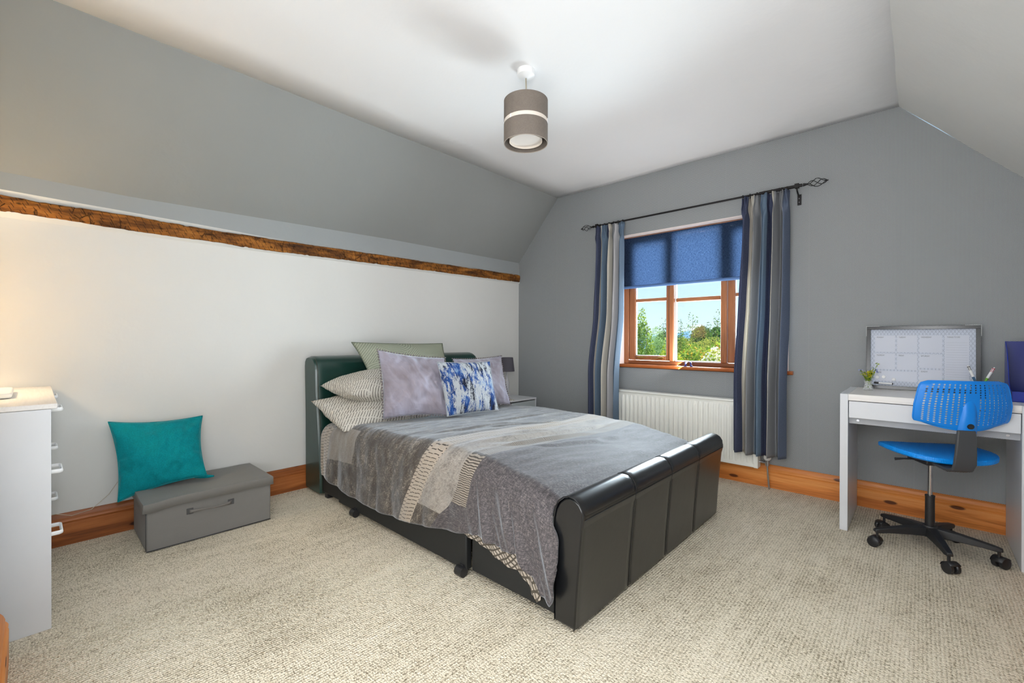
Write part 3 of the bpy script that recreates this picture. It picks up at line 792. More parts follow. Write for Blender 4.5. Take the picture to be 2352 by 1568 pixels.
def duv(u, v):
    # v 0..0.3 near drop, .3..0.88 top, .88..1 far drop
    if v < .32:
        t = 1-v/.32
        x = .300+.035*t*0+(2.19+.045*sm(.1, .5, t)-.300)*u
        if u < .08: x += .04*t*(1-u/.08)
        zt = top(x, -2.19); zh = interp(x, HX, HZ)+.006*N3(x*8, 2); Ltot = zt-zh
        s = t*(Ltot+.04)
        arc = R_*PI/2
        if s < arc: a = s/R_; y = -2.195-R_*math.sin(a); z = zt-R_*(1-math.cos(a))
        else:
            y = -2.195-R_; z = zt-R_-(s-arc)*(Ltot-R_)/(Ltot+.04-arc)
        k = sm(.1, 1, t)
        fo = (.012*math.sin(x*15+1)+.010*N3(x*5, z*2))*k
        if x > 1.70: fo += (.018*math.sin((x+.25*(z))*48)+.008*math.sin((x+.4*z)*91))*k*sm(1.68, 1.95, x)
        y += -.006*k-abs(fo)*1.0+.003*N3(x*20, z*14, 3)
        return Vector((x, min(y, -2.272 if z < .34 else 0), z)), x+slant(x)*max(0, zt-z-.03), zt-z
    if v < .88:
        t = (v-.32)/.56; y = -2.195+1.345*t; x = .300+1.89*u
        return Vector((x, y, top(x, y))), x, -(y+2.195)
    t = (v-.88)/.12; x = .300+1.89*u; zt = top(x, -.85); a = min(1, t*2.5)*PI/2
    y = -.85+.08*math.sin(a); z = zt-.08*(1-math.cos(a))-max(0, t-.4)*.30
    return Vector((x, y+.012*math.sin(x*14)*max(0, t-.4), z)), x, -1.345-t*.2
cache = {}
b = MB(); b.grid(230, 150, lambda u, v: duv(u, v)[0], lambda u, v: duv(u, v)[1:])
o = b.build('duvet', mk_duvet(), smooth=180, solid=.006, soff=-1); tag(o, 'grey patchwork duvet spread over the bed and hanging down its side', 'duvet')
duvet = o
LX = [1.673, 1.842, 1.968, 2.038, 2.094, 2.105, 2.139, 2.152]; LZ = [.195, .178, .140, .142, .112, .076, .058, .078]
b = MB(); b.grid(50, 6, lambda u, v: (1.66+.495*u, -2.276-.004*math.sin(u*40), interp(1.66+.495*u, LX, LZ)*(1-v)+.34*v), lambda u, v: (u*.5, v*.2))
b.build('lining', mk_lining(), duvet, smooth=180)['label'] = 'crosshatched pale underside of the hem'

# ------------------------------------------------------------------ cushions and pillows
def pillow(name, cs, th, m, label, cat, group=None, bow=.07, n=40, full=.75, sag=.0, seed=1, wr=.006, pomp=None, edge=0, parts=True):
    BL, BR, TR, TL = [Vector(p) for p in cs]
    nrm = ((BR-BL).cross(TL-BL)+(TR-TL).cross(TR-BR)).normalized()
    ud = (BR-BL+TR-TL).normalized(); vd = (TL-BL+TR-BR).normalized()
    def P(u, v, s):
        U, V = 2*u-1, 2*v-1
        Ub = U*(1-bow*(1-V*V)); Vb = V*(1-bow*(1-U*U))
        a, c = (Ub+1)/2, (Vb+1)/2
        p = BL*(1-a)*(1-c)+BR*a*(1-c)+TR*a*c+TL*(1-a)*c
        h = (max(0, 1-abs(U)**2.0)**full)*(max(0, 1-abs(V)**2.0)**full)
        h = h*(1+.18*sag*(1-V)/1)
        rad = (abs(U)**4+abs(V)**4)
        w_ = wr*h**.4*(N3(U*2.2+seed, V*2.2, s)+1.1*N3(math.atan2(V, U)*5+seed, .3*rad, s)*rad**.5+.5*N3(U*7, V*5+seed, s))
        p = p+nrm*s*(th/2*h+(w_ if 0 < u < 1 and 0 < v < 1 else 0))
        return p
    b = MB(); b.grid(n, n, lambda u, v: P(u, v, 1)); b.grid(n, n, lambda u, v: P(1-u, v, -1), lambda u, v: (1-u, v))
    o = b.build(name, m, smooth=180, weld='n')
    tag(o, label, cat, group)
    loop = [P(i/n, 0, 0) for i in range(n)]+[P(1, i/n, 0) for i in range(n)]+[P(1-i/n, 1, 0) for i in range(n)]+[P(0, 1-i/n, 0) for i in range(n+1)]
    if pomp:
        q = MB(); d = 0; last = loop[0]; acc = 0
        L = sum((loop[i+1]-loop[i]).length for i in range(len(loop)-1)); k = int(L/.018)
        tot = 0; nxt = 0
        for i in range(len(loop)-1):
            seg = (loop[i+1]-loop[i]).length
            while nxt <= tot+seg and seg > 0:
                p = loop[i].lerp(loop[i+1], (nxt-tot)/seg); c0 = (BL+BR+TR+TL)/4; p = p+(p-c0).normalized()*.006
                q.sphere(p, .0052, 7, 5); nxt += L/k
            tot += seg
        z = q.build('pompom_trim', pomp, o, smooth=180); z['kind'] = 'stuff'
    elif edge:
        q = MB(); q.tube(loop, edge, 6, caps=False); q.build('seam_edge', m, o, smooth=180)
    return o
pcase = mk_pillowcase('dash_print_cotton')
pcase2 = mk_pillowcase('dash_print_cotton_far')
pillow('pillow', [(.66, -2.30, .490), (.70, -1.62, .535), (.26, -1.60, .60), (.27, -2.33, .640)],   .215, pcase, 'lower dash-print pillow nearest the headboard, its corner hanging over the mattress edge', 'pillow', 'dash-print pillows', bow=.02, seed=2, wr=.016, full=.55)
pillow('pillow', [(.62, -2.22, .700), (.66, -1.60, .70), (.26, -1.58, .775), (.27, -2.27, .735)],   .215, pcase, 'upper dash-print pillow at the near side, stacked on another', 'pillow', 'dash-print pillows', bow=.04, seed=4, wr=.012, full=.5)
pillow('pillow', [(.64, -1.45, .545), (.655, -.765, .525), (.26, -.80, .60), (.25, -1.47, .60)], .13, pcase2, 'lower dash-print pillow at the window side, its corner by the bedside cabinet', 'pillow', 'dash-print pillows', bow=.03, seed=6)
pillow('pillow', [(.55, -1.45, .690), (.56, -.765, .690), (.25, -.80, .765), (.25, -1.47, .765)], .13, pcase2, 'upper dash-print pillow at the window side, below the small lamp shade', 'pillow', 'dash-print pillows', bow=.03, seed=8)
pillow('cushion', [(.44, -1.985, .74), (.44, -1.27, .70), (.285, -1.262, 1.010), (.275, -2.052, 1.022)], .12, mk_quilt(), 'long sage green quilted cushion leaning on the headboard', 'cushion', bow=.05, n=44, seed=3, wr=.010, edge=.003)
pom = mk_fabric('pompom_wool', (128, 118, 122), .9, .2, 600)
pillow('cushion', [(.735, -2.080, .548), (.930, -1.700, .548), (.775, -1.630, .915), (.60, -2.040, .975)], .17, mauve, 'grey mauve cushion with pompom trim, the nearer and larger looking of two', 'cushion', 'pompom cushions', seed=5, wr=.020, pomp=pom, sag=.5, n=60, full=.65)
pillow('cushion', [(.70, -1.40, .535), (.770, -.955, .525), (.60, -.890, .905), (.58, -1.395, .895)], .15, mauve, 'grey mauve pompom cushion behind the blue print one, by the window side', 'cushion', 'pompom cushions', seed=9, wr=.016, pomp=pom, sag=.3, n=60, full=.65)
pillow('cushion', [(.965, -1.760, .550), (1.000, -1.325, .545), (.865, -1.280, .884), (.855, -1.758, .896)], .13, mk_bluecushion(), 'white cushion with distressed blue and navy streaks', 'cushion', seed=11, bow=.045, edge=.0015, wr=.010)

# ------------------------------------------------------------------ storage box with teal cushion
sb = thing('storage_box', (.235, -2.905, 0), 'low grey fabric storage box with lid against the white wall', 'storage box')
b = MB(); b.box((.040, -3.185, .004), (.430, -2.625, .215)); b.build('box_body', box_m, sb, bevel=.006)
b = MB()
def lid(u, v):
    x = .032+.408*u; y = -3.196+.580*v
    z = .248-.008*math.sin(PI*u)*math.sin(PI*v)-.010*sm(.75, 1, 1-v)*sm(.3, .9, u)+.002*N3(u*4, v*6)
    return (x, y, z)
b.grid(16, 24, lid); n0 = 16; L = 24
# skirt round the lid
ring = [lid(i/16, 0) for i in range(16)]+[lid(1, i/24) for i in range(24)]+[lid(1-i/16, 1) for i in range(16)]+[lid(0, 1-i/24) for i in range(24)]
vs = ring+[(p[0]+(.004 if p[0] > .3 else -.002), p[1]+(-.003 if p[1] < -3.1 else 0), p[2]-.040+.003*N3(p[0]*9, p[1]*9)) for p in ring]
k = len(ring); b.uv = {}; b.add(vs, [(i, (i+1) % k, k+(i+1) % k, k+i) for i in range(k)])
b.build('lid', box_m, sb, smooth=50, solid=.003, weld=True)
pcm = mk_fabric('patch_cloth', (84, 84, 84), .7, .2, 500)
for ya in (-3.024, -2.840): b = MB(); b.box((.429, ya, .143), (.4335, ya+.029, .172)); b.build('handle_patch', pcm, sb, bevel=.001)
b = MB(); b.grid(20, 2, lambda u, v: (.434+.020*math.sin(PI*u)**.7, -3.012+.188*u, .148+.018*v+.002*math.sin(PI*2*u)+(.006-.012*v)*math.sin(PI*u)+0)); b.uv = {}; b.build('handle_strap', mk_fabric('strap_cloth', (120, 116, 112), .7, .15, 500), sb, smooth=180, solid=.002)
b = MB(); b.tube([(.4325, -3.187, .212), (.4325, -3.187, .01)], .0015, 6); b.tube([(.432, -3.185, .006), (.432, -2.625, .006)], .002, 6); b.build('seam_edge', plain('seam_dark', (60, 60, 62), .7), sb, smooth=180)
teal_cushion = pillow('cushion', [(.165, -3.262, .205), (.245, -2.895, .278), (.060, -2.875, .588), (.065, -3.290, .608)], .135, teal, 'teal chenille cushion propped on the grey storage box', 'cushion', bow=.10, seed=13, wr=.016, n=60, full=.65, edge=.0025)
b = MB(); b.tube([(.19, -2.935, .272), (.205, -2.905, .266), (.225, -2.880, .264), (.245, -2.862, .266)], [.020, .017, .013, .006], 10, flat=.7); 
b.build('cushion_corner', teal, teal_cushion, smooth=180)
pts = [(.02, -3.62, .16), (.026, -3.481, .169), (.027, -3.424, .146), (.030, -3.352, .158), (.034, -3.285, .22), (.04, -3.25, .28)]
b = MB(); b.tube(pts, .0014, 6); tag(b.build('cable', plain('clear_cable', (190, 180, 160), .4), smooth=180), 'thin pale cable along the brown baseboard behind the teal cushion', 'cable')

# ------------------------------------------------------------------ chest of drawers
ch = thing('chest_of_drawers', (.47, -3.77, 0), 'white chest of drawers with square loop handles at the left edge', 'chest of drawers')
CY0, CY1, CX0, CX1 = -4.10, -3.512, .030, .894
b = MB(); b.box((CX0, CY0, 0), (CX0+.018, CY1, .790)); b.box((CX1-.018, CY0, 0), (CX1, CY1, .790)); b.box((CX0+.018, CY0, 0), (CX1-.018, CY0+.01, .79)); b.box((CX0+.018, CY0+.01, .06), (CX1-.018, CY1-.04, .075)); b.build('carcass', white_lam, ch, bevel=.0015)
b = MB(); b.box((CX0-.002, CY0, .791), (CX1+.002, CY1+.016, .809)); b.build('top', desk_top_m, ch, bevel=.002)
zs = [.79, .555, .320, .085]
for k in range(3):
    b = MB(); b.box((CX0+.02, CY1-.02, zs[k+1]+.004), (CX1-.02, CY1-.002, zs[k]-.006)); d = b.build('drawer', white_lam, ch, bevel=.002)
    zh = zs[k]-.016-.018*k*0
    for hx in (.20, .72):
        b = MB(); w2, pr = .055, .034
        y0 = CY1-.004
        b.tube([(hx-w2, y0, zh), (hx-w2, y0+pr-.006, zh), (hx-w2+.006, y0+pr, zh), (hx+w2-.006, y0+pr, zh), (hx+w2, y0+pr-.006, zh), (hx+w2, y0, zh)], .0045, 8, flat=1.7, upv=(0, 0, 1))
        b.build('handle', white_metal, d, smooth=50)
b = MB(); b.box((CX0+.02, CY1-.03, 0), (CX1-.02, CY1-.02, .085)); b.build('plinth', white_lam, ch)
tl = thing('table_lamp', (.44, -3.78, .809), 'white table lamp on the chest of drawers, only its base in view', 'lamp')
b = MB(); b.prism([(.30, -3.94), (.58, -3.94), (.60, -3.92), (.60, -3.635), (.585, -3.612), (.30, -3.612), (.28, -3.63), (.28, -3.92)], 2, .811, .832); b.build('base', plain('cream_ceramic', (240, 234, 222), .3), tl, bevel=.006, seg=3)
b = MB(); b.tube([(.40, -3.86, .83), (.40, -3.86, 1.12)], .012, 12); b.build('stem', white_metal, tl, smooth=50)
b = MB(); b.lathe([(.15, 1.08), (.11, 1.30), (.108, 1.30), (.148, 1.08)], (.40, -3.86, 0), 40, closed=True)
ms_, mb_ = new_mat('lit_lamp_shade', .8); tr = X.nt.nodes.new('ShaderNodeBsdfTranslucent'); tr.inputs[0].default_value = (.9, .8, .62, 1); mb_.inputs['Base Color'].default_value = (.85, .78, .66, 1)
mx = X.nt.nodes.new('ShaderNodeMixShader'); mx.inputs[0].default_value = .6; X.nt.links.new(mb_.outputs[0], mx.inputs[1]); X.nt.links.new(tr.outputs[0], mx.inputs[2]); X.nt.links.new(mx.outputs[0], X.nt.nodes['Material Output'].inputs[0])
b.build('lamp_shade', ms_, tl, smooth=40)
ld = bpy.data.lights.new('bulb_light', 'POINT'); ld.energy = 10; ld.color = (1, .78, .50); ld.shadow_soft_size = .04
lo = bpy.data.objects.new('bulb_light', ld); C.objects.link(lo); lo.location = (.40, -3.86, 1.20)

# ------------------------------------------------------------------ bedside cabinet and its lamp
bs = thing('bedside_cabinet', (.19, -.38, 0), 'white bedside cabinet in the far corner behind the bed', 'bedside cabinet')
b = MB(); b.box((.03, -.60, .05), (.352, -.145, .43)); b.build('carcass', plain('pale_grey_laminate', (178, 186, 188), .4), bs, bevel=.003)
b = MB(); b.box((.025, -.605, .452), (.362, -.135, .465)); b.box((.348, -.147, .06), (.360, -.137, .452)); b.box((.348, -.603, .06), (.360, -.593, .452)); b.build('edge_frame', white_lam, bs, bevel=.002)
b = MB(); b.box((.35, -.59, .25), (.362, -.15, .44)); d = b.build('drawer', plain('pale_grey_front', (176, 184, 186), .35), bs, bevel=.003)
b = MB(); b.sphere((.372, -.37, .35), .012, 12, 8); b.build('knob', chrome, d, smooth=180)
b = MB(); 
for x in (.05, .33):
    for y in (-.58, -.165): b = MB(); b.box((x-.015, y-.015, 0), (x+.015, y+.015, .05)); b.build('foot', white_lam, bs, bevel=.002)
bl2 = thing('bedside_lamp', (.165, -.36, .465), 'small bedside lamp with dark grey tapered shade', 'lamp')
b = MB(); b.lathe([(0, .465), (.045, .465), (.045, .473), (.012, .485), (.014, .52), (.028, .57), (.03, .61), (.012, .66), (.007, .70), (.007, .75), (0, .75)], (.165, -.36, 0), 24); b.build('lamp_base', plain('lamp_ceramic', (190, 190, 195), .3), bl2, smooth=60)
b = MB(); b.lathe([(.078, .728), (.062, .866), (.060, .866), (.076, .728)], (.165, -.36, 0), 40, closed=True); b.build('lamp_shade', shade_dk, bl2, smooth=40)

# ------------------------------------------------------------------ desk
dk = thing('desk', (3.21, -.28, 0), 'white desk with drawer standing against the grey wall', 'desk')
DX0, DX1, DY0, DY1 = 2.861, 3.560, -.534, -.040
b = MB(); b.box((DX0, DY0, 0), (DX0+.036, DY1, .750)); b.build('side_panel', white_lam, dk, bevel=.002)
b = MB(); b.box((DX1-.036, DY0, 0), (DX1, DY1, .750)); b.build('side_panel', white_lam, dk, bevel=.002)
b = MB(); b.box((DX0+.036, DY0, .715), (DX1-.036, DY1, .750)); b.build('desk_top', desk_top_m, dk, bevel=.002)
b = MB(); b.box((DX0+.039, DY0+.001, .622), (DX1-.039, DY0+.018, .712)); dd = b.build('drawer', white_lam, dk, bevel=.0015)
b = MB(); b.box((DX0+.036, DY0+.045, .585), (DX1-.036, DY0+.061, .640)); rl = b.build('front_rail', plain('grey_rail', (176, 178, 182), .4), dk, bevel=.001)
b = MB(); b.box((DX0+.036, DY1-.03, .62), (DX1-.036, DY1-.014, .714)); b.build('back_rail', white_lam, dk)
b = MB(); b.box((DX0+.05, DY0+.07, .63), (DX1-.05, DY1-.11, .70)); b.build('drawer_box', white_lam, dd)
for x in (DX0+.075, DX1-.075):
    b = MB(); b.tube([(x, DY0+.0455, .604), (x, DY0+.0425, .604)], .0062, 14); b.tube([(x, DY0+.0425, .604), (x, DY0+.0410, .604)], .003, 6); b.build('screw', chrome, rl, smooth=40)

# whiteboard planner
WBX0, WBX1 = 2.940, 3.430
wbd = thing('whiteboard', (3.185, -.045, .751), 'black framed weekly planner whiteboard leaning on the wall above the desk', 'whiteboard')
def WBP(x, h, off=0):   # leaning plane: h metres up from the desk
    t = h/.378; y = -.052+.030*t; return Vector((x, y-off, .751+h))
def wbox(x0, x1, h0, h1, o0, o1, bb):
    ps = [WBP(x0, h0, o0), WBP(x1, h0, o0), WBP(x1, h1, o0), WBP(x0, h1, o0), WBP(x0, h0, o1), WBP(x1, h0, o1), WBP(x1, h1, o1), WBP(x0, h1, o1)]
    return bb.add(ps, [(0, 1, 2, 3), (7, 6, 5, 4), (0, 4, 5, 1), (1, 5, 6, 2), (2, 6, 7, 3), (3, 7, 4, 0)])
b = MB(); wbox(WBX0, WBX1, 0, .020, 0, .018, b); wbox(WBX0, WBX1, .358, .378, 0, .018, b); wbox(WBX0, WBX0+.020, .02, .358, 0, .018, b); wbox(WBX1-.020, WBX1, .02, .358, 0, .018, b)
b.build('frame', plain('black_gloss_frame', (28, 28, 30), .2), wbd, bevel=.001)
mm, mb2 = new_mat('hex_print', .5, spec=.2)
x, y, z = sep(geopos()); ed = vor(comb(x*1.0, z*1.15), 90, 'DISTANCE_TO_EDGE', rnd=.12)
tri1 = ((x*64+z*37).fract()-.5).abs(); tri2 = ((x*64-z*37).fract()-.5).abs(); ed3 = ((z*56).fract()-.5).abs()
ln = (tri1.lt(.07)).mx(tri2.lt(.07)).mx(ed.lt(.03))
setc(mb2, mix(ln*.42, lin(200, 206, 220), lin(96, 108, 128)))
b = MB(); wbox(WBX0+.019, WBX1-.019, .019, .359, .002, .008, b); brd = b.build('board', mm, wbd)
pn = plain('planner_white', (206, 210, 222), .5)
BXS = [(2.981, 3.074, .222, .322), (3.083, 3.172, .222, .322), (3.181, 3.277, .222, .322), (2.981, 3.074, .118, .212), (3.083, 3.172, .118, .212), (3.181, 3.277, .133, .212), (3.181, 3.277, .040, .123), (2.981, 3.172, .048, .108), (3.287, 3.384, .035, .322)]
for x0, x1, h0, h1 in BXS:
    b = MB(); wbox(x0, x1, h0, h1, .008, .0084, b); b.build('planner_box', pn, brd)
b = MB()
for k in range(18): wbox(3.293, 3.378, .045+k*.0138, .0457+k*.0138, .0085, .0086, b)
b.build('ruled_lines', plain('print_grey', (150, 156, 170), .6), brd)['kind'] = 'stuff'
inkm = plain('print_ink', (96, 100, 112), .6)
def text(s, x, h, size, parent, m, fn=WBP, off=.0087):
    cu = bpy.data.curves.new('lettering', 'FONT'); cu.body = s; cu.size = size; cu.extrude = .0001
    t = bpy.data.objects.new('tmp', cu); C.objects.link(t)
    dg = bpy.context.evaluated_depsgraph_get(); me = bpy.data.meshes.new_from_object(t.evaluated_get(dg))
    bpy.data.objects.remove(t)
    for v in me.vertices:
        p = fn(x+v.co.x*.62, h+v.co.y, off); p = p-Vector((0, v.co.z, 0)); v.co = p-ORG[parent]
    me.materials.clear(); me.materials.append(m)
    o = bpy.data.objects.new('lettering', me); C.objects.link(o); o.parent = parent; ORG[o] = ORG[parent]; return o
for s, x, h in (('MONDAY', 2.988, .307), ('TUESDAY', 3.090, .307), ('WEDNESDAY', 3.188, .307), ('THURSDAY', 2.988, .198), ('FRIDAY', 3.090, .198), ('SATURDAY', 3.188, .198), ('SUNDAY', 3.188, .108), ('THINGS TO DO', 3.296, .307), ('NOTES', 2.988, .094)):
    text(s, x, h, .012, brd, inkm)
for xx, s in ((WBX0, 1), (WBX1, -1)):
    b = MB(); a, c = sorted((xx-s*.0015, xx+s*.062)); wbox(a, c, .3775, .3795, -.001, .019, b); a, c = sorted((xx-s*.0015, xx+s*.0005)); wbox(a, c, .318, .3795, -.001, .019, b)
    b.build('corner_protector', plain('clear_corner', (205, 205, 205), .2), wbd)
for k, (mx_, mh) in enumerate(((2.993, .068), (3.023, .072), (3.069, .058))):
    b = MB(); p = WBP(mx_, mh, .011)
    b.tube([p+Vector((0, .0024, 0)), p+Vector((0, -.003, 0)), p+Vector((0, -.0045, 0))], [.0095, .0090, .006], 20)
    tag(b.build('magnet', white_metal, smooth=40), ['leftmost of three round white magnets on the planner board', 'middle one of three round white magnets on the planner board', 'rightmost of three round white magnets on the planner board'][k], 'magnet', 'white magnets on the board')
b = MB(); p0, p1 = WBP(3.000, .034, .0135), WBP(3.062, .032, .0135); b.tube([p0, p1], .0052, 12); pen = b.build('marker_pen', white_metal, smooth=40); tag(pen, 'white marker pen with black ends clipped low on the planner board', 'pen')
b = MB(); b.tube([WBP(2.978, .035, .0135), p0], .0056, 12); b.build('cap', black_plastic, pen, smooth=40)
b = MB(); b.tube([p1, WBP(3.066, .0318, .0135)], .0056, 12); b.build('end_plug', black_plastic, pen, smooth=40)

# vase of flowers
vs_ = thing('vase', (2.962, -.235, .750), 'small cut glass vase with sprigs of yellow flowers at the desk corner', 'vase')
gm, gb = new_mat('cut_glass', .08, col=(.9, .92, .93, 1)); p = coords(); bump(gb, vor(p, 90), .8, .004)
tpv = X.nt.nodes.new('ShaderNodeBsdfTransparent'); mv = X.nt.nodes.new('ShaderNodeMixShader'); fv = vor(p, 110)*.55
X.nt.links.new(fv.k, mv.inputs[0]); X.nt.links.new(tpv.outputs[0], mv.inputs[1]); X.nt.links.new(gb.outputs[0], mv.inputs[2]); X.nt.links.new(mv.outputs[0], X.nt.nodes['Material Output'].inputs[0])
b = MB(); b.lathe([(0, .751), (.022, .751), (.026, .756), (.024, .770), (.017, .785), (.018, .800), (.022, .806), (.020, .806), (.015, .799), (.014, .786), (.020, .770), (.02, .76), (0, .76)], (2.962, -.235, 0), 14); b.build('glass_body', gm, vs_, smooth=25)
lf = mk_leaf('sprig_leaf', lin(80, 120, 24), lin(170, 190, 60)); yl = mk_leaf('yellow_petal', lin(200, 190, 20), lin(236, 226, 70)); vi = mk_leaf('violet_petal', lin(150, 160, 210), lin(180, 186, 230))
def leafmesh(b, c, s, d=None, asp=.35):
    d = d or Vector((random.gauss(0, 1), random.gauss(0, 1), random.gauss(0, 1))).normalized()
    e = d.cross(Vector((random.gauss(0, 1), random.gauss(0, 1), random.gauss(0, 1)))).normalized(); n = d.cross(e)*.12
    b.add([c-d*s*.5, c+e*s*asp*.5+n*s, c+d*s*.5, c-e*s*asp*.5+n*s], [(0, 1, 2), (0, 2, 3)])
bl_, by_, bv_, bst = MB(), MB(), MB(), MB()
for k in range(9):
    a = random.uniform(0, 2*PI); ln_ = random.uniform(.035, .075) if k else .105; dx, dy = .022*math.cos(a), .018*math.sin(a)
    if k == 0: dx, dy = .040, -.01
    if k == 1: dx, dy = -.035, 0; ln_ = .07
    pts = [Vector((2.962, -.235, .765)), Vector((2.962+dx*.25, -.235+dy*.25, .80)), Vector((2.962+dx, -.235+dy, .81+ln_*.9))]
    bst.tube(pts, .0009, 5)
    for q in range(12 if k else 16):
        t = .25+.75*q/12; c = pts[1].lerp(pts[2], min(1.05, t)); leafmesh(bl_, c+Vector((random.gauss(0, .004), random.gauss(0, .004), 0)), .017, Vector((random.gauss(dx*20, .7), random.gauss(0, .7), random.uniform(.2, 1.2))).normalized())
    if 2 <= k <= 6:
        for q in range(16): leafmesh(by_, pts[2]-Vector((0, 0, .02))+Vector((random.gauss(0, .007), random.gauss(0, .007), random.gauss(0, .010))), .011, None, .8)
for c in ((2.998, -.24, .872), (2.925, -.235, .868), (3.0, -.235, .86)):
    for q in range(7): leafmesh(bv_, Vector(c)+Vector((random.gauss(0, .003), random.gauss(0, .003), random.gauss(0, .003))), .011, None, .7)
for q in range(60): leafmesh(bl_, Vector((2.962+random.gauss(0, .006), -.235+random.gauss(0, .006), random.uniform(.765, .82))), .014)
bst.build('stem', lf, vs_, smooth=180); bl_.build('leaves', lf, vs_)['kind'] = 'stuff'; by_.build('yellow_petals', yl, vs_)['kind'] = 'stuff'; bv_.build('violet_petals', vi, vs_)['kind'] = 'stuff'

# pen pot and pens
b = MB(); b.lathe([(0, .751), (.026, .751), (.028, .82), (.026, .82), (.024, .755), (0, .755)], (3.405, -.27, 0), 24); tag(b.build('pen_pot', black_plastic, smooth=35), 'dark round pen pot on the desk behind the blue backrest', 'pot')
for k, (top_, bot, c1, c2, lb) in enumerate((((3.368, -.25, .914), (3.417, -.274, .760), (42, 92, 130), (20, 20, 24), 'multi-colour pen with blue grip leaning left in the pot'), ((3.462, -.25, .908), (3.396, -.272, .760), (110, 175, 40), (190, 40, 50), 'multi-colour pen with green grip leaning right in the pot'))):
    T, B_ = Vector(top_), Vector(bot); d = T-B_
    b = MB(); b.tube([B_, B_+d*.62], [.002, .0055], 12); pn_ = b.build('pen', plain('pen_grip_%d' % k, c1, .35), smooth=40); tag(pn_, lb, 'pen', 'pens in the pot')
    b = MB(); b.tube([B_+d*.62, B_+d*.94], .0058, 12); b.build('barrel', white_metal, pn_, smooth=40)
    b = MB(); b.tube([B_+d*.83, B_+d*.96], .0062, 6); b.build('slider', plain('pen_slide_%d' % k, c2, .35), pn_, smooth=40)
    b = MB(); b.tube([B_+d*.95, T], [.003, .002], 8); b.build('tip', white_metal, pn_, smooth=40)

# blue magazine file
mf = thing('magazine_file', (3.55, -.25, .750), 'royal blue plastic magazine file at the right end of the desk', 'file')
side = [(-.378, .752), (-.378, .800), (-.350, .800), (-.300, .812), (-.262, .860), (-.235, .930), (-.190, 1.000), (-.135, 1.040), (-.128, 1.040), (-.128, .752)]
MX0, MX1 = 3.508, 3.590
for xx in (MX0, MX1-.0025): b = MB(); b.prism(side, 0, xx, xx+.0025); b.build('side', dark_blue_pl, mf)
b = MB(); b.box((MX0, -.1305, .752), (MX1, -.128, 1.04)); b.build('back', plain('shaded_blue_plastic', (14, 34, 120), .3), mf)  # same blue darkened, interior shade put into the colour
b = MB(); b.box((MX0, -.378, .752), (MX1, -.3755, .800)); b.build('front_lip', dark_blue_pl, mf)
b = MB(); b.box((MX0, -.378, .7505), (MX1, -.128, .7535)); b.build('base', dark_blue_pl, mf)

# ------------------------------------------------------------------ swivel chair
HB = Vector((3.224, -.535, 0))
sw = thing('swivel_chair', HB, 'bright blue swivel desk chair with perforated back and black star base', 'chair')
b = MB(); b.lathe([(0, .075), (.034, .075), (.036, .085), (.034, .118), (.027, .128), (0, .128)], HB, 24); hub = b.build('hub', black_plastic, sw, smooth=40)
for k in range(5):
    a = math.radians(-3+72*k); d = Vector((math.cos(a), math.sin(a), 0)); nrm = Vector((-d.y, d.x, 0)); R0 = .232
    b = MB(); rings = []
    for t, w_, zt, zb_ in ((.02, .026, .122, .078), (.10, .022, .116, .080), (.18, .018, .104, .078), (.225, .016, .096, .074), (.245, .013, .090, .076)):
        c = HB+d*t; rings.append([c+nrm*w_+Vector((0, 0, zb_)), c-nrm*w_+Vector((0, 0, zb_)), c-nrm*w_*.8+Vector((0, 0, zt)), c+nrm*w_*.8+Vector((0, 0, zt))])
    vs = [q for r in rings for q in r]; fs = [(i*4+j, i*4+(j+1) % 4, (i+1)*4+(j+1) % 4, (i+1)*4+j) for i in range(4) for j in range(4)]+[(0, 1, 2, 3), (16, 17, 18, 19)]
    b.add(vs, fs); leg = b.build('base_leg', black_plastic, sw, bevel=.004, seg=2)
    c = HB+d*R0; ca = a+[.9, -.6, 1.3, -.9, .5][k]; cd = Vector((math.cos(ca), math.sin(ca), 0))
    b = MB(); pc = c+cd*.010+Vector((0, 0, .025))
    for s in (-1, 1):
        e = Vector((-cd.y, cd.x, 0))*s
        b.tube([pc+e*.006, pc+e*.010, pc+e*.022, pc+e*.025], [.021, .025, .025, .019], 20)
    cst = b.build('castor', black_plastic, leg, smooth=40)
    b = MB(); b.tube([c+Vector((0, 0, .045)), c+Vector((0, 0, .085))], .005, 8)
    hp = []
    for i in range(9):
        q = PI*(.05+.75*i/8); hp.append(pc+cd*(-.027*math.cos(q))*-1*-1+Vector((0, 0, .027*math.sin(q))))
    b.grid(8, 2, lambda u, v: hp[min(8, int(round(u*8)))]+Vector((-cd.y, cd.x, 0))*(.024*(2*v-1))); b.uv = {}
    b.build('castor_hood', black_plastic, leg, smooth=60, solid=.002)
b = MB(); b.tube([HB+Vector((0, 0, .115)), HB+Vector((0, 0, .27))], [.019, .018], 20); b.tube([HB+Vector((0, 0, .27)), HB+Vector((0, 0, .276))], .0195, 20); b.build('column', black_plastic, sw, smooth=40)
b = MB(); b.tube([HB+Vector((0, 0, .27)), HB+Vector((0, 0, .435))], .0095, 16); b.build('gas_lift', chrome, sw, smooth=40)
DV = Vector((.50, -.866, 0)); WV = Vector((.866, .50, 0)); ZV = Vector((0, 0, 1))
SC = HB+Vector((.012, .105, 0))
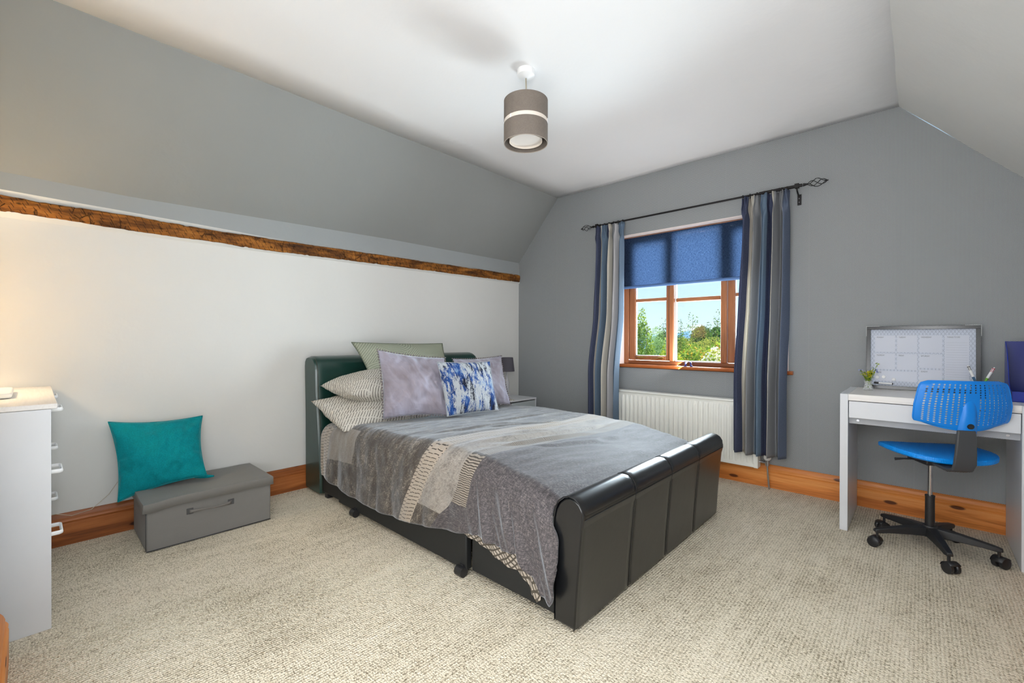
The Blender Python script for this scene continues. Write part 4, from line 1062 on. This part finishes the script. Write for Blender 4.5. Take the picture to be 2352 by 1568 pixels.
# seat
b = MB(); nr, na = 14, 56
def seatpt(r, a, top_):
    ca, sa = math.cos(a), math.sin(a)
    ex = 2/2.7; px_ = (abs(ca)**ex)*(1 if ca > 0 else -1)*.208; pd = (abs(sa)**ex)*(1 if sa > 0 else -1)*.215
    px_ *= 1-.10*max(0, -sa)
    f = pd/.215*r                                      # + toward the back
    z = .478+.030*f*0+.020*max(0, f)**2*0-.030*max(0, -f*r)**3+.012*(px_/.208*r)**2*1.5
    if top_: z += .014-.010*r**8
    else: z -= .026+.006*(1-r)-.010*r**8
    return SC+WV*px_*r+DV*pd*r+ZV*z
for side_ in (1, 0):
    n0 = len(b.v); b.v.append(tuple(seatpt(0, 0, side_)))
    for i in range(1, nr+1):
        for k in range(na): b.v.append(tuple(seatpt(i/nr, 2*PI*k/na, side_)))
    for k in range(na): b.f.append((n0, n0+1+k, n0+1+(k+1) % na))
    for i in range(nr-1):
        for k in range(na): b.f.append((n0+1+i*na+k, n0+1+(i+1)*na+k, n0+1+(i+1)*na+(k+1) % na, n0+1+i*na+(k+1) % na))
    if side_: o1 = n0+1+(nr-1)*na
    else:
        o2 = n0+1+(nr-1)*na
        for k in range(na): b.f.append((o1+k, o2+k, o2+(k+1) % na, o1+(k+1) % na))
mseat, sbm = new_mat('blue_seat_textured', .38); setc(sbm, mix(nz(coords(), 9), lin(0, 142, 240), lin(0, 150, 250))); pz = coords(); bump(sbm, vor(pz, 130, rnd=0), .5, .003)
b.build('seat', mseat, sw, smooth=60, bevel=.004)
b = MB(); mt = Matrix.Translation(HB) @ Matrix.Rotation(math.atan2(DV.y, DV.x), 4, 'Z')
b.box((-.09, -.05, .435), (.06, .05, .462), mt); b.box((-.12, -.018, .440), (-.05, .018, .455), mt); b.build('mechanism', black_plastic, sw, bevel=.006)
b = MB(); b.tube([HB-WV*.02+ZV*.452, HB-WV*.10-DV*.02+ZV*.446, HB-WV*.135-DV*.03+ZV*.440], [.004, .004, .007], 8); b.build('lever', black_plastic, sw, smooth=60)
# backrest arm
BC = HB+Vector((.118, -.185, 0))
def armrow(p, n_, w_, th): return p, n_, w_, th
path = [(.03, .452), (.10, .446), (.155, .444), (.190, .456), (.206, .485), (.210, .53), (.212, .57), (.213, .61), (.213, .640)]
b = MB(); vs = []
AO = HB+Vector((.008, .0, 0))
for i, (dd_, z_) in enumerate(path):
    j0, j1 = max(0, i-1), min(len(path)-1, i+1); tx, tz = path[j1][0]-path[j0][0], path[j1][1]-path[j0][1]; L_ = math.hypot(tx, tz); nx, nz_ = -tz/L_, tx/L_
    w_ = interp(i, [0, 4, 8], [.036, .043, .034]); th = .007
    for sx_, sn in ((-1, -1), (1, -1), (1, 1), (-1, 1)):
        vs.append(AO+DV*(dd_+nx*th*sn)+ZV*(z_+nz_*th*sn)+WV*w_*sx_)
fs = [(i*4+j, i*4+(j+1) % 4, (i+1)*4+(j+1) % 4, (i+1)*4+j) for i in range(len(path)-1) for j in range(4)]+[(0, 1, 2, 3), tuple(4*(len(path)-1)+q for q in range(4))]
b.add(vs, fs); b.build('back_arm', grey_plastic, sw, bevel=.005, seg=3)
# perforated back plate
def back(a, h):   # a,h in -1..1
    H2 = .111; 
    wd = .186*(1-.10*max(0, h))
    hs = (max(0, 1-abs(h)**7))**.30 if abs(h) > .5 else 1
    ww = wd*(.80+.20*hs)
    zb = h*H2
    if h < 0: zb = h*H2*(1.0-.26*abs(a)**2.2)
    else: zb = h*H2*(1-.02*abs(a)**4)
    x_ = a*ww
    dp = .214-.046*(a*a)+.010*h-.006*h*h
    return AO+DV*dp+WV*(x_+.012)+ZV*(.748+zb)
NC, NR = 19, 20; b = MB(); b.uv = {}
def edgepos(i, n): t = -1+2*i/n; return math.copysign(abs(t)**.97, t)
for i in range(NC):
    for j in range(NR):
        a0, a1 = edgepos(i, NC), edgepos(i+1, NC); h0, h1 = edgepos(j, NR), edgepos(j+1, NR)
        hole = 1 <= i <= NC-2 and 2 <= j <= NR-2 and not (i in (9, 10) and j < NR-5) and not ((i <= 1 or i >= NC-2) and j >= NR-2)
        P4 = [(a0, h0), (a1, h0), (a1, h1), (a0, h1)]
        if not hole: b.add([back(*q) for q in P4], [(0, 1, 2, 3)]); continue
        am, hm = (a0+a1)/2, (h0+h1)/2; ra, rh = (a1-a0)*.235, (h1-h0)*.37; n0 = 8
        outer = [(a0, h0), (am, h0), (a1, h0), (a1, hm), (a1, h1), (am, h1), (a0, h1), (a0, hm)]
        inner = [(am+ra*math.cos(-3*PI/4+k*PI/4), hm+rh*math.sin(-3*PI/4+k*PI/4)) for k in range(8)]
        b.add([back(*q) for q in outer+inner], [(k, (k+1) % 8, 8+(k+1) % 8, 8+k) for k in range(8)])
bake(b.build('backrest', blue_plastic, sw, smooth=180, solid=.0035, weld=True), 50)
# rim and spine
b = MB(); rim = [back(-1+2*i/30, 1) for i in range(31)]+[back(1, 1-2*i/24) for i in range(1, 25)]+[back(1-2*i/30, -1) for i in range(1, 31)]+[back(-1, -1+2*i/24) for i in range(1, 25)]
b.tube(rim, .0034, 8, caps=False); b.build('backrest_rim', blue_plastic, sw, smooth=180)
b = MB()
def spine(u, v):
    h = -1.02+1.25*v; wv_ = interp(v, [0, .3, .8, 1], [.037, .034, .024, .012]); s_ = 2*u-1
    p = back(0, max(-1, h)); p = p+WV*(s_*wv_)+DV*(.016*(1-abs(s_)**3)*(1-v**3)+.0005); 
    return p-ZV*(.012*(1-v)*(1 if v < .05 else 0))
b.grid(14, 16, spine); b.uv = {}; sp = b.build('spine', blue_plastic, sw, smooth=180)
kp = back(0, -.80)+DV*.0155; b = MB(); b.tube([kp, kp+DV*.006], [.0125, .0115], 20); b.build('cap', black_plastic, sp, smooth=40)

# ------------------------------------------------------------------ garden outside
gr = plain('meadow_grass', (120, 150, 70), .9)
b = MB(); b.grid(20, 20, lambda u, v: (-90+180*u, .45+219.55*v, -3.0+.06*N3(u*9, v*9))); b.uv = {}; o = b.build('lawn', gr); tag(o, 'green ground of the garden and fields outside', 'ground', kind='stuff')
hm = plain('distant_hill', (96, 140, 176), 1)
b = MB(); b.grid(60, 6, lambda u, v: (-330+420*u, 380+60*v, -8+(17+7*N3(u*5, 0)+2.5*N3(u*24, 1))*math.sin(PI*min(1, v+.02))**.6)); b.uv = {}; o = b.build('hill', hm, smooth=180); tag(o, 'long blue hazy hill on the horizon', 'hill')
trunkm = plain('bark', (92, 78, 60), .9)
def tree(name, base, blobs, n, s, m, label, group=None, trunk=True, asp=.6, sp=1.0, m2=None, tr_r=.04, bf=.6):
    t = thing(name, base, label, 'tree' if 'tree' in name else ('hedge' if 'hedge' in name else 'shrub'), group)
    b = MB(); b2 = MB()
    tot = sum(r[0]*r[1]*r[2] for c, r in blobs)
    for c, r in blobs:
        k = int(n*(r[0]*r[1]*r[2])/tot)
        for i in range(k):
            d = Vector((random.gauss(0, 1), random.gauss(0, 1), random.gauss(0, 1))).normalized(); q = random.random()**(.33*sp)
            p = Vector((c[0]+d.x*r[0]*q, c[1]+d.y*r[1]*q, max(base[2]+.08, c[2]+d.z*r[2]*q)))
            (leafmesh(b2, p, s*random.uniform(.6, 1.2), None, .8) if m2 and d.z > .1 and q > .8 and random.random() < bf else leafmesh(b, p, s*random.uniform(.6, 1.3), None, asp))
    o = b.build('foliage', m, t); o['kind'] = 'stuff'
    if m2: o = b2.build('blossom', m2, t); o['kind'] = 'stuff'
    if trunk:
        tr = MB(); tops = [c for c, r in blobs]
        zt = max(c[2]+r[2]*.3 for c, r in blobs)
        tr.tube([Vector(base), Vector((base[0]+.05, base[1], (base[2]+zt)/2)), Vector((tops[-1][0], tops[-1][1], zt))], [tr_r, tr_r*.6, .004], 8)
        tr.build('trunk', trunkm, t, smooth=180)
    return t
gA = mk_leaf('leaf_bright_green', lin(96, 140, 30), lin(190, 206, 80)); gB = mk_leaf('leaf_mid_green', lin(60, 104, 34), lin(120, 160, 60)); gC = mk_leaf('leaf_pale_willow', lin(150, 186, 120), lin(200, 220, 160))
gD = mk_leaf('leaf_dark_green', lin(40, 84, 50), lin(90, 130, 80)); gE = mk_leaf('leaf_olive', lin(140, 156, 60), lin(190, 190, 90)); gF = mk_leaf('leaf_yellow_green', lin(130, 160, 10), lin(220, 220, 60)); fl_ = mk_leaf('blossom_cream', lin(240, 226, 200), lin(255, 255, 250)); yo = mk_leaf('tips_orange', lin(210, 150, 40), lin(240, 200, 80))
G0 = -2.9

def ell(x, y, zt, r, h): return ((x, y, zt-h), (r, r, h))
tree('slender_tree', (-2.34, 7.68, G0), [ell(-2.34, 7.68, 1.55, .34, 1.3), ell(-2.42, 7.7, 1.95, .16, .6), ell(-2.2, 7.6, .4, .5, 1.4)], 14000, .07, gA, 'tall bright green tree filling the left window pane')
tree('willow_tree', (-3.85, 11.73, G0), [ell(-3.85, 11.73, 1.55, .42, 1.2), ell(-3.7, 11.7, 1.1, .6, 1.4)], 12000, .075, gC, 'pale silvery green tree just behind the tall one in the left pane', asp=.3)
tree('leafy_shrub', (-.62, 5.2, G0), [ell(-.62, 5.2, .95, .24, 1.0), ell(-.75, 5.25, .45, .38, 1.4), ell(-.58, 5.2, 1.2, .10, .5)], 9000, .055, gF, 'yellow-green shrub in the right half of the left pane', trunk=True)
for k, (x, y, zt, r, lb) in enumerate(((-2.32, 10.41, 1.14, .85, 'rounded olive green hedge mound behind the blossom, at left of the middle pane'), (-2.12, 12.6, 1.19, .95, 'rounded olive green hedge mound, middle one in the middle pane'), (-.95, 11.54, 1.04, .9, 'rounded olive green hedge mound at the right of the middle pane'))):
    tree('hedge_mound', (x, y, G0), [ell(x, y, zt, r, 1.4), ell(x+.4, y+.2, zt-.18, r*.8, 1.4)], 16000, .085, gE, lb, 'olive hedge mounds', False)
tree('garden_shrub', (.30, 3.38, G0), [ell(.30, 3.38, .84, .30, .9), ell(.10, 3.45, .80, .30, .9)], 12000, .065, gF, 'glossy yellow-green shrub low in the middle pane, left of the blossom', None, False)
tree('blossom_shrub', (.75, 4.0, G0), [ell(.72, 4.05, .93, .34, .8), ell(1.05, 3.9, .90, .34, .8), ell(1.4, 3.8, .86, .34, .8)], 14000, .06, gF, 'shrub with cream white blossom low in the middle pane', None, False, m2=fl_)
tree('orange_shrub', (.55, 5.3, G0), [ell(.35, 5.3, 1.0, .42, .9), ell(-.2, 5.5, .98, .40, .9)], 9000, .065, gA, 'bright green shrub with orange shoot tips behind the blossom', None, False, m2=yo, bf=.16)
for k, (x, y, zt, rr, lb) in enumerate(((-12.07, 39.5, 2.4, 1.2, 'dark distant tree at the right of the middle pane'), (-7.0, 27.9, 1.95, .8, 'mid-green distant tree beside the right mullion'), (-16.57, 46.3, 1.3, 1.3, 'small dark distant tree by the left mullion'), (-20.1, 49.8, 2.2, 1.5, 'bluish distant tree between shrubs in the left pane'), (-14.4, 46, .9, 1.5, 'low distant tree in the middle of the far field'))):
    tree('distant_tree', (x, y, G0), [ell(x, y, zt, rr, 2.2), ell(x+rr*.7, y, zt-.6, rr*.8, 1.8)], 6000, .30, gD, lb, 'distant trees', False)
for k, (x, y, zt, rr, lb) in enumerate(((-1.60, 8.36, 1.66, .13, 'thin sparse sapling at the left edge of the middle pane'), (-1.55, 9.08, 1.84, .30, 'thin sparse sapling left of centre in the middle pane'), (-.86, 9.04, 1.87, .20, 'thin sparse sapling at the right edge of the middle pane'), (-2.44, 13.03, 1.74, .16, 'thin sparse sapling right of centre in the middle pane'), (-2.48, 9.3, 1.74, .24, 'thin sparse sapling sprig in the left pane'))):
    tree('sapling', (x, y, G0), [ell(x, y, zt-.3, rr, .5), ell(x, y, zt, rr*.6, .35)], 420, .045, gB, lb, 'sparse saplings', True, tr_r=.010)
for k, (x, y, zt, lb) in enumerate(((-5.2, 9.0, 2.2, 'broad green tree out of view to the left of the window'), (2.6, 8.0, 1.5, 'broad green tree beyond the right casement'), (4.8, 10.0, 2.0, 'broad green tree out of view to the right of the window'))):
    tree('broad_tree', (x, y, G0), [ell(x, y, zt, 1.1, 2.0), ell(x+.6, y+.2, zt-.6, .9, 1.8)], 6000, .08, gB, lb, None, True)

for k, (x, y, zt, r, lb) in enumerate(((3.6, 9.5, .9, 1.3, 'rounded olive hedge mound hidden right of the window view'), (-6.6, 13.5, 1.0, 1.4, 'rounded olive hedge mound hidden left of the window view'), (6.6, 12.5, 1.3, 1.6, 'rounded olive hedge mound far to the right, out of view'))):
    tree('hedge_mound', (x, y, G0), [ell(x, y, zt, r, 1.6)], 9000, .10, gE, lb, 'olive hedge mounds', False)
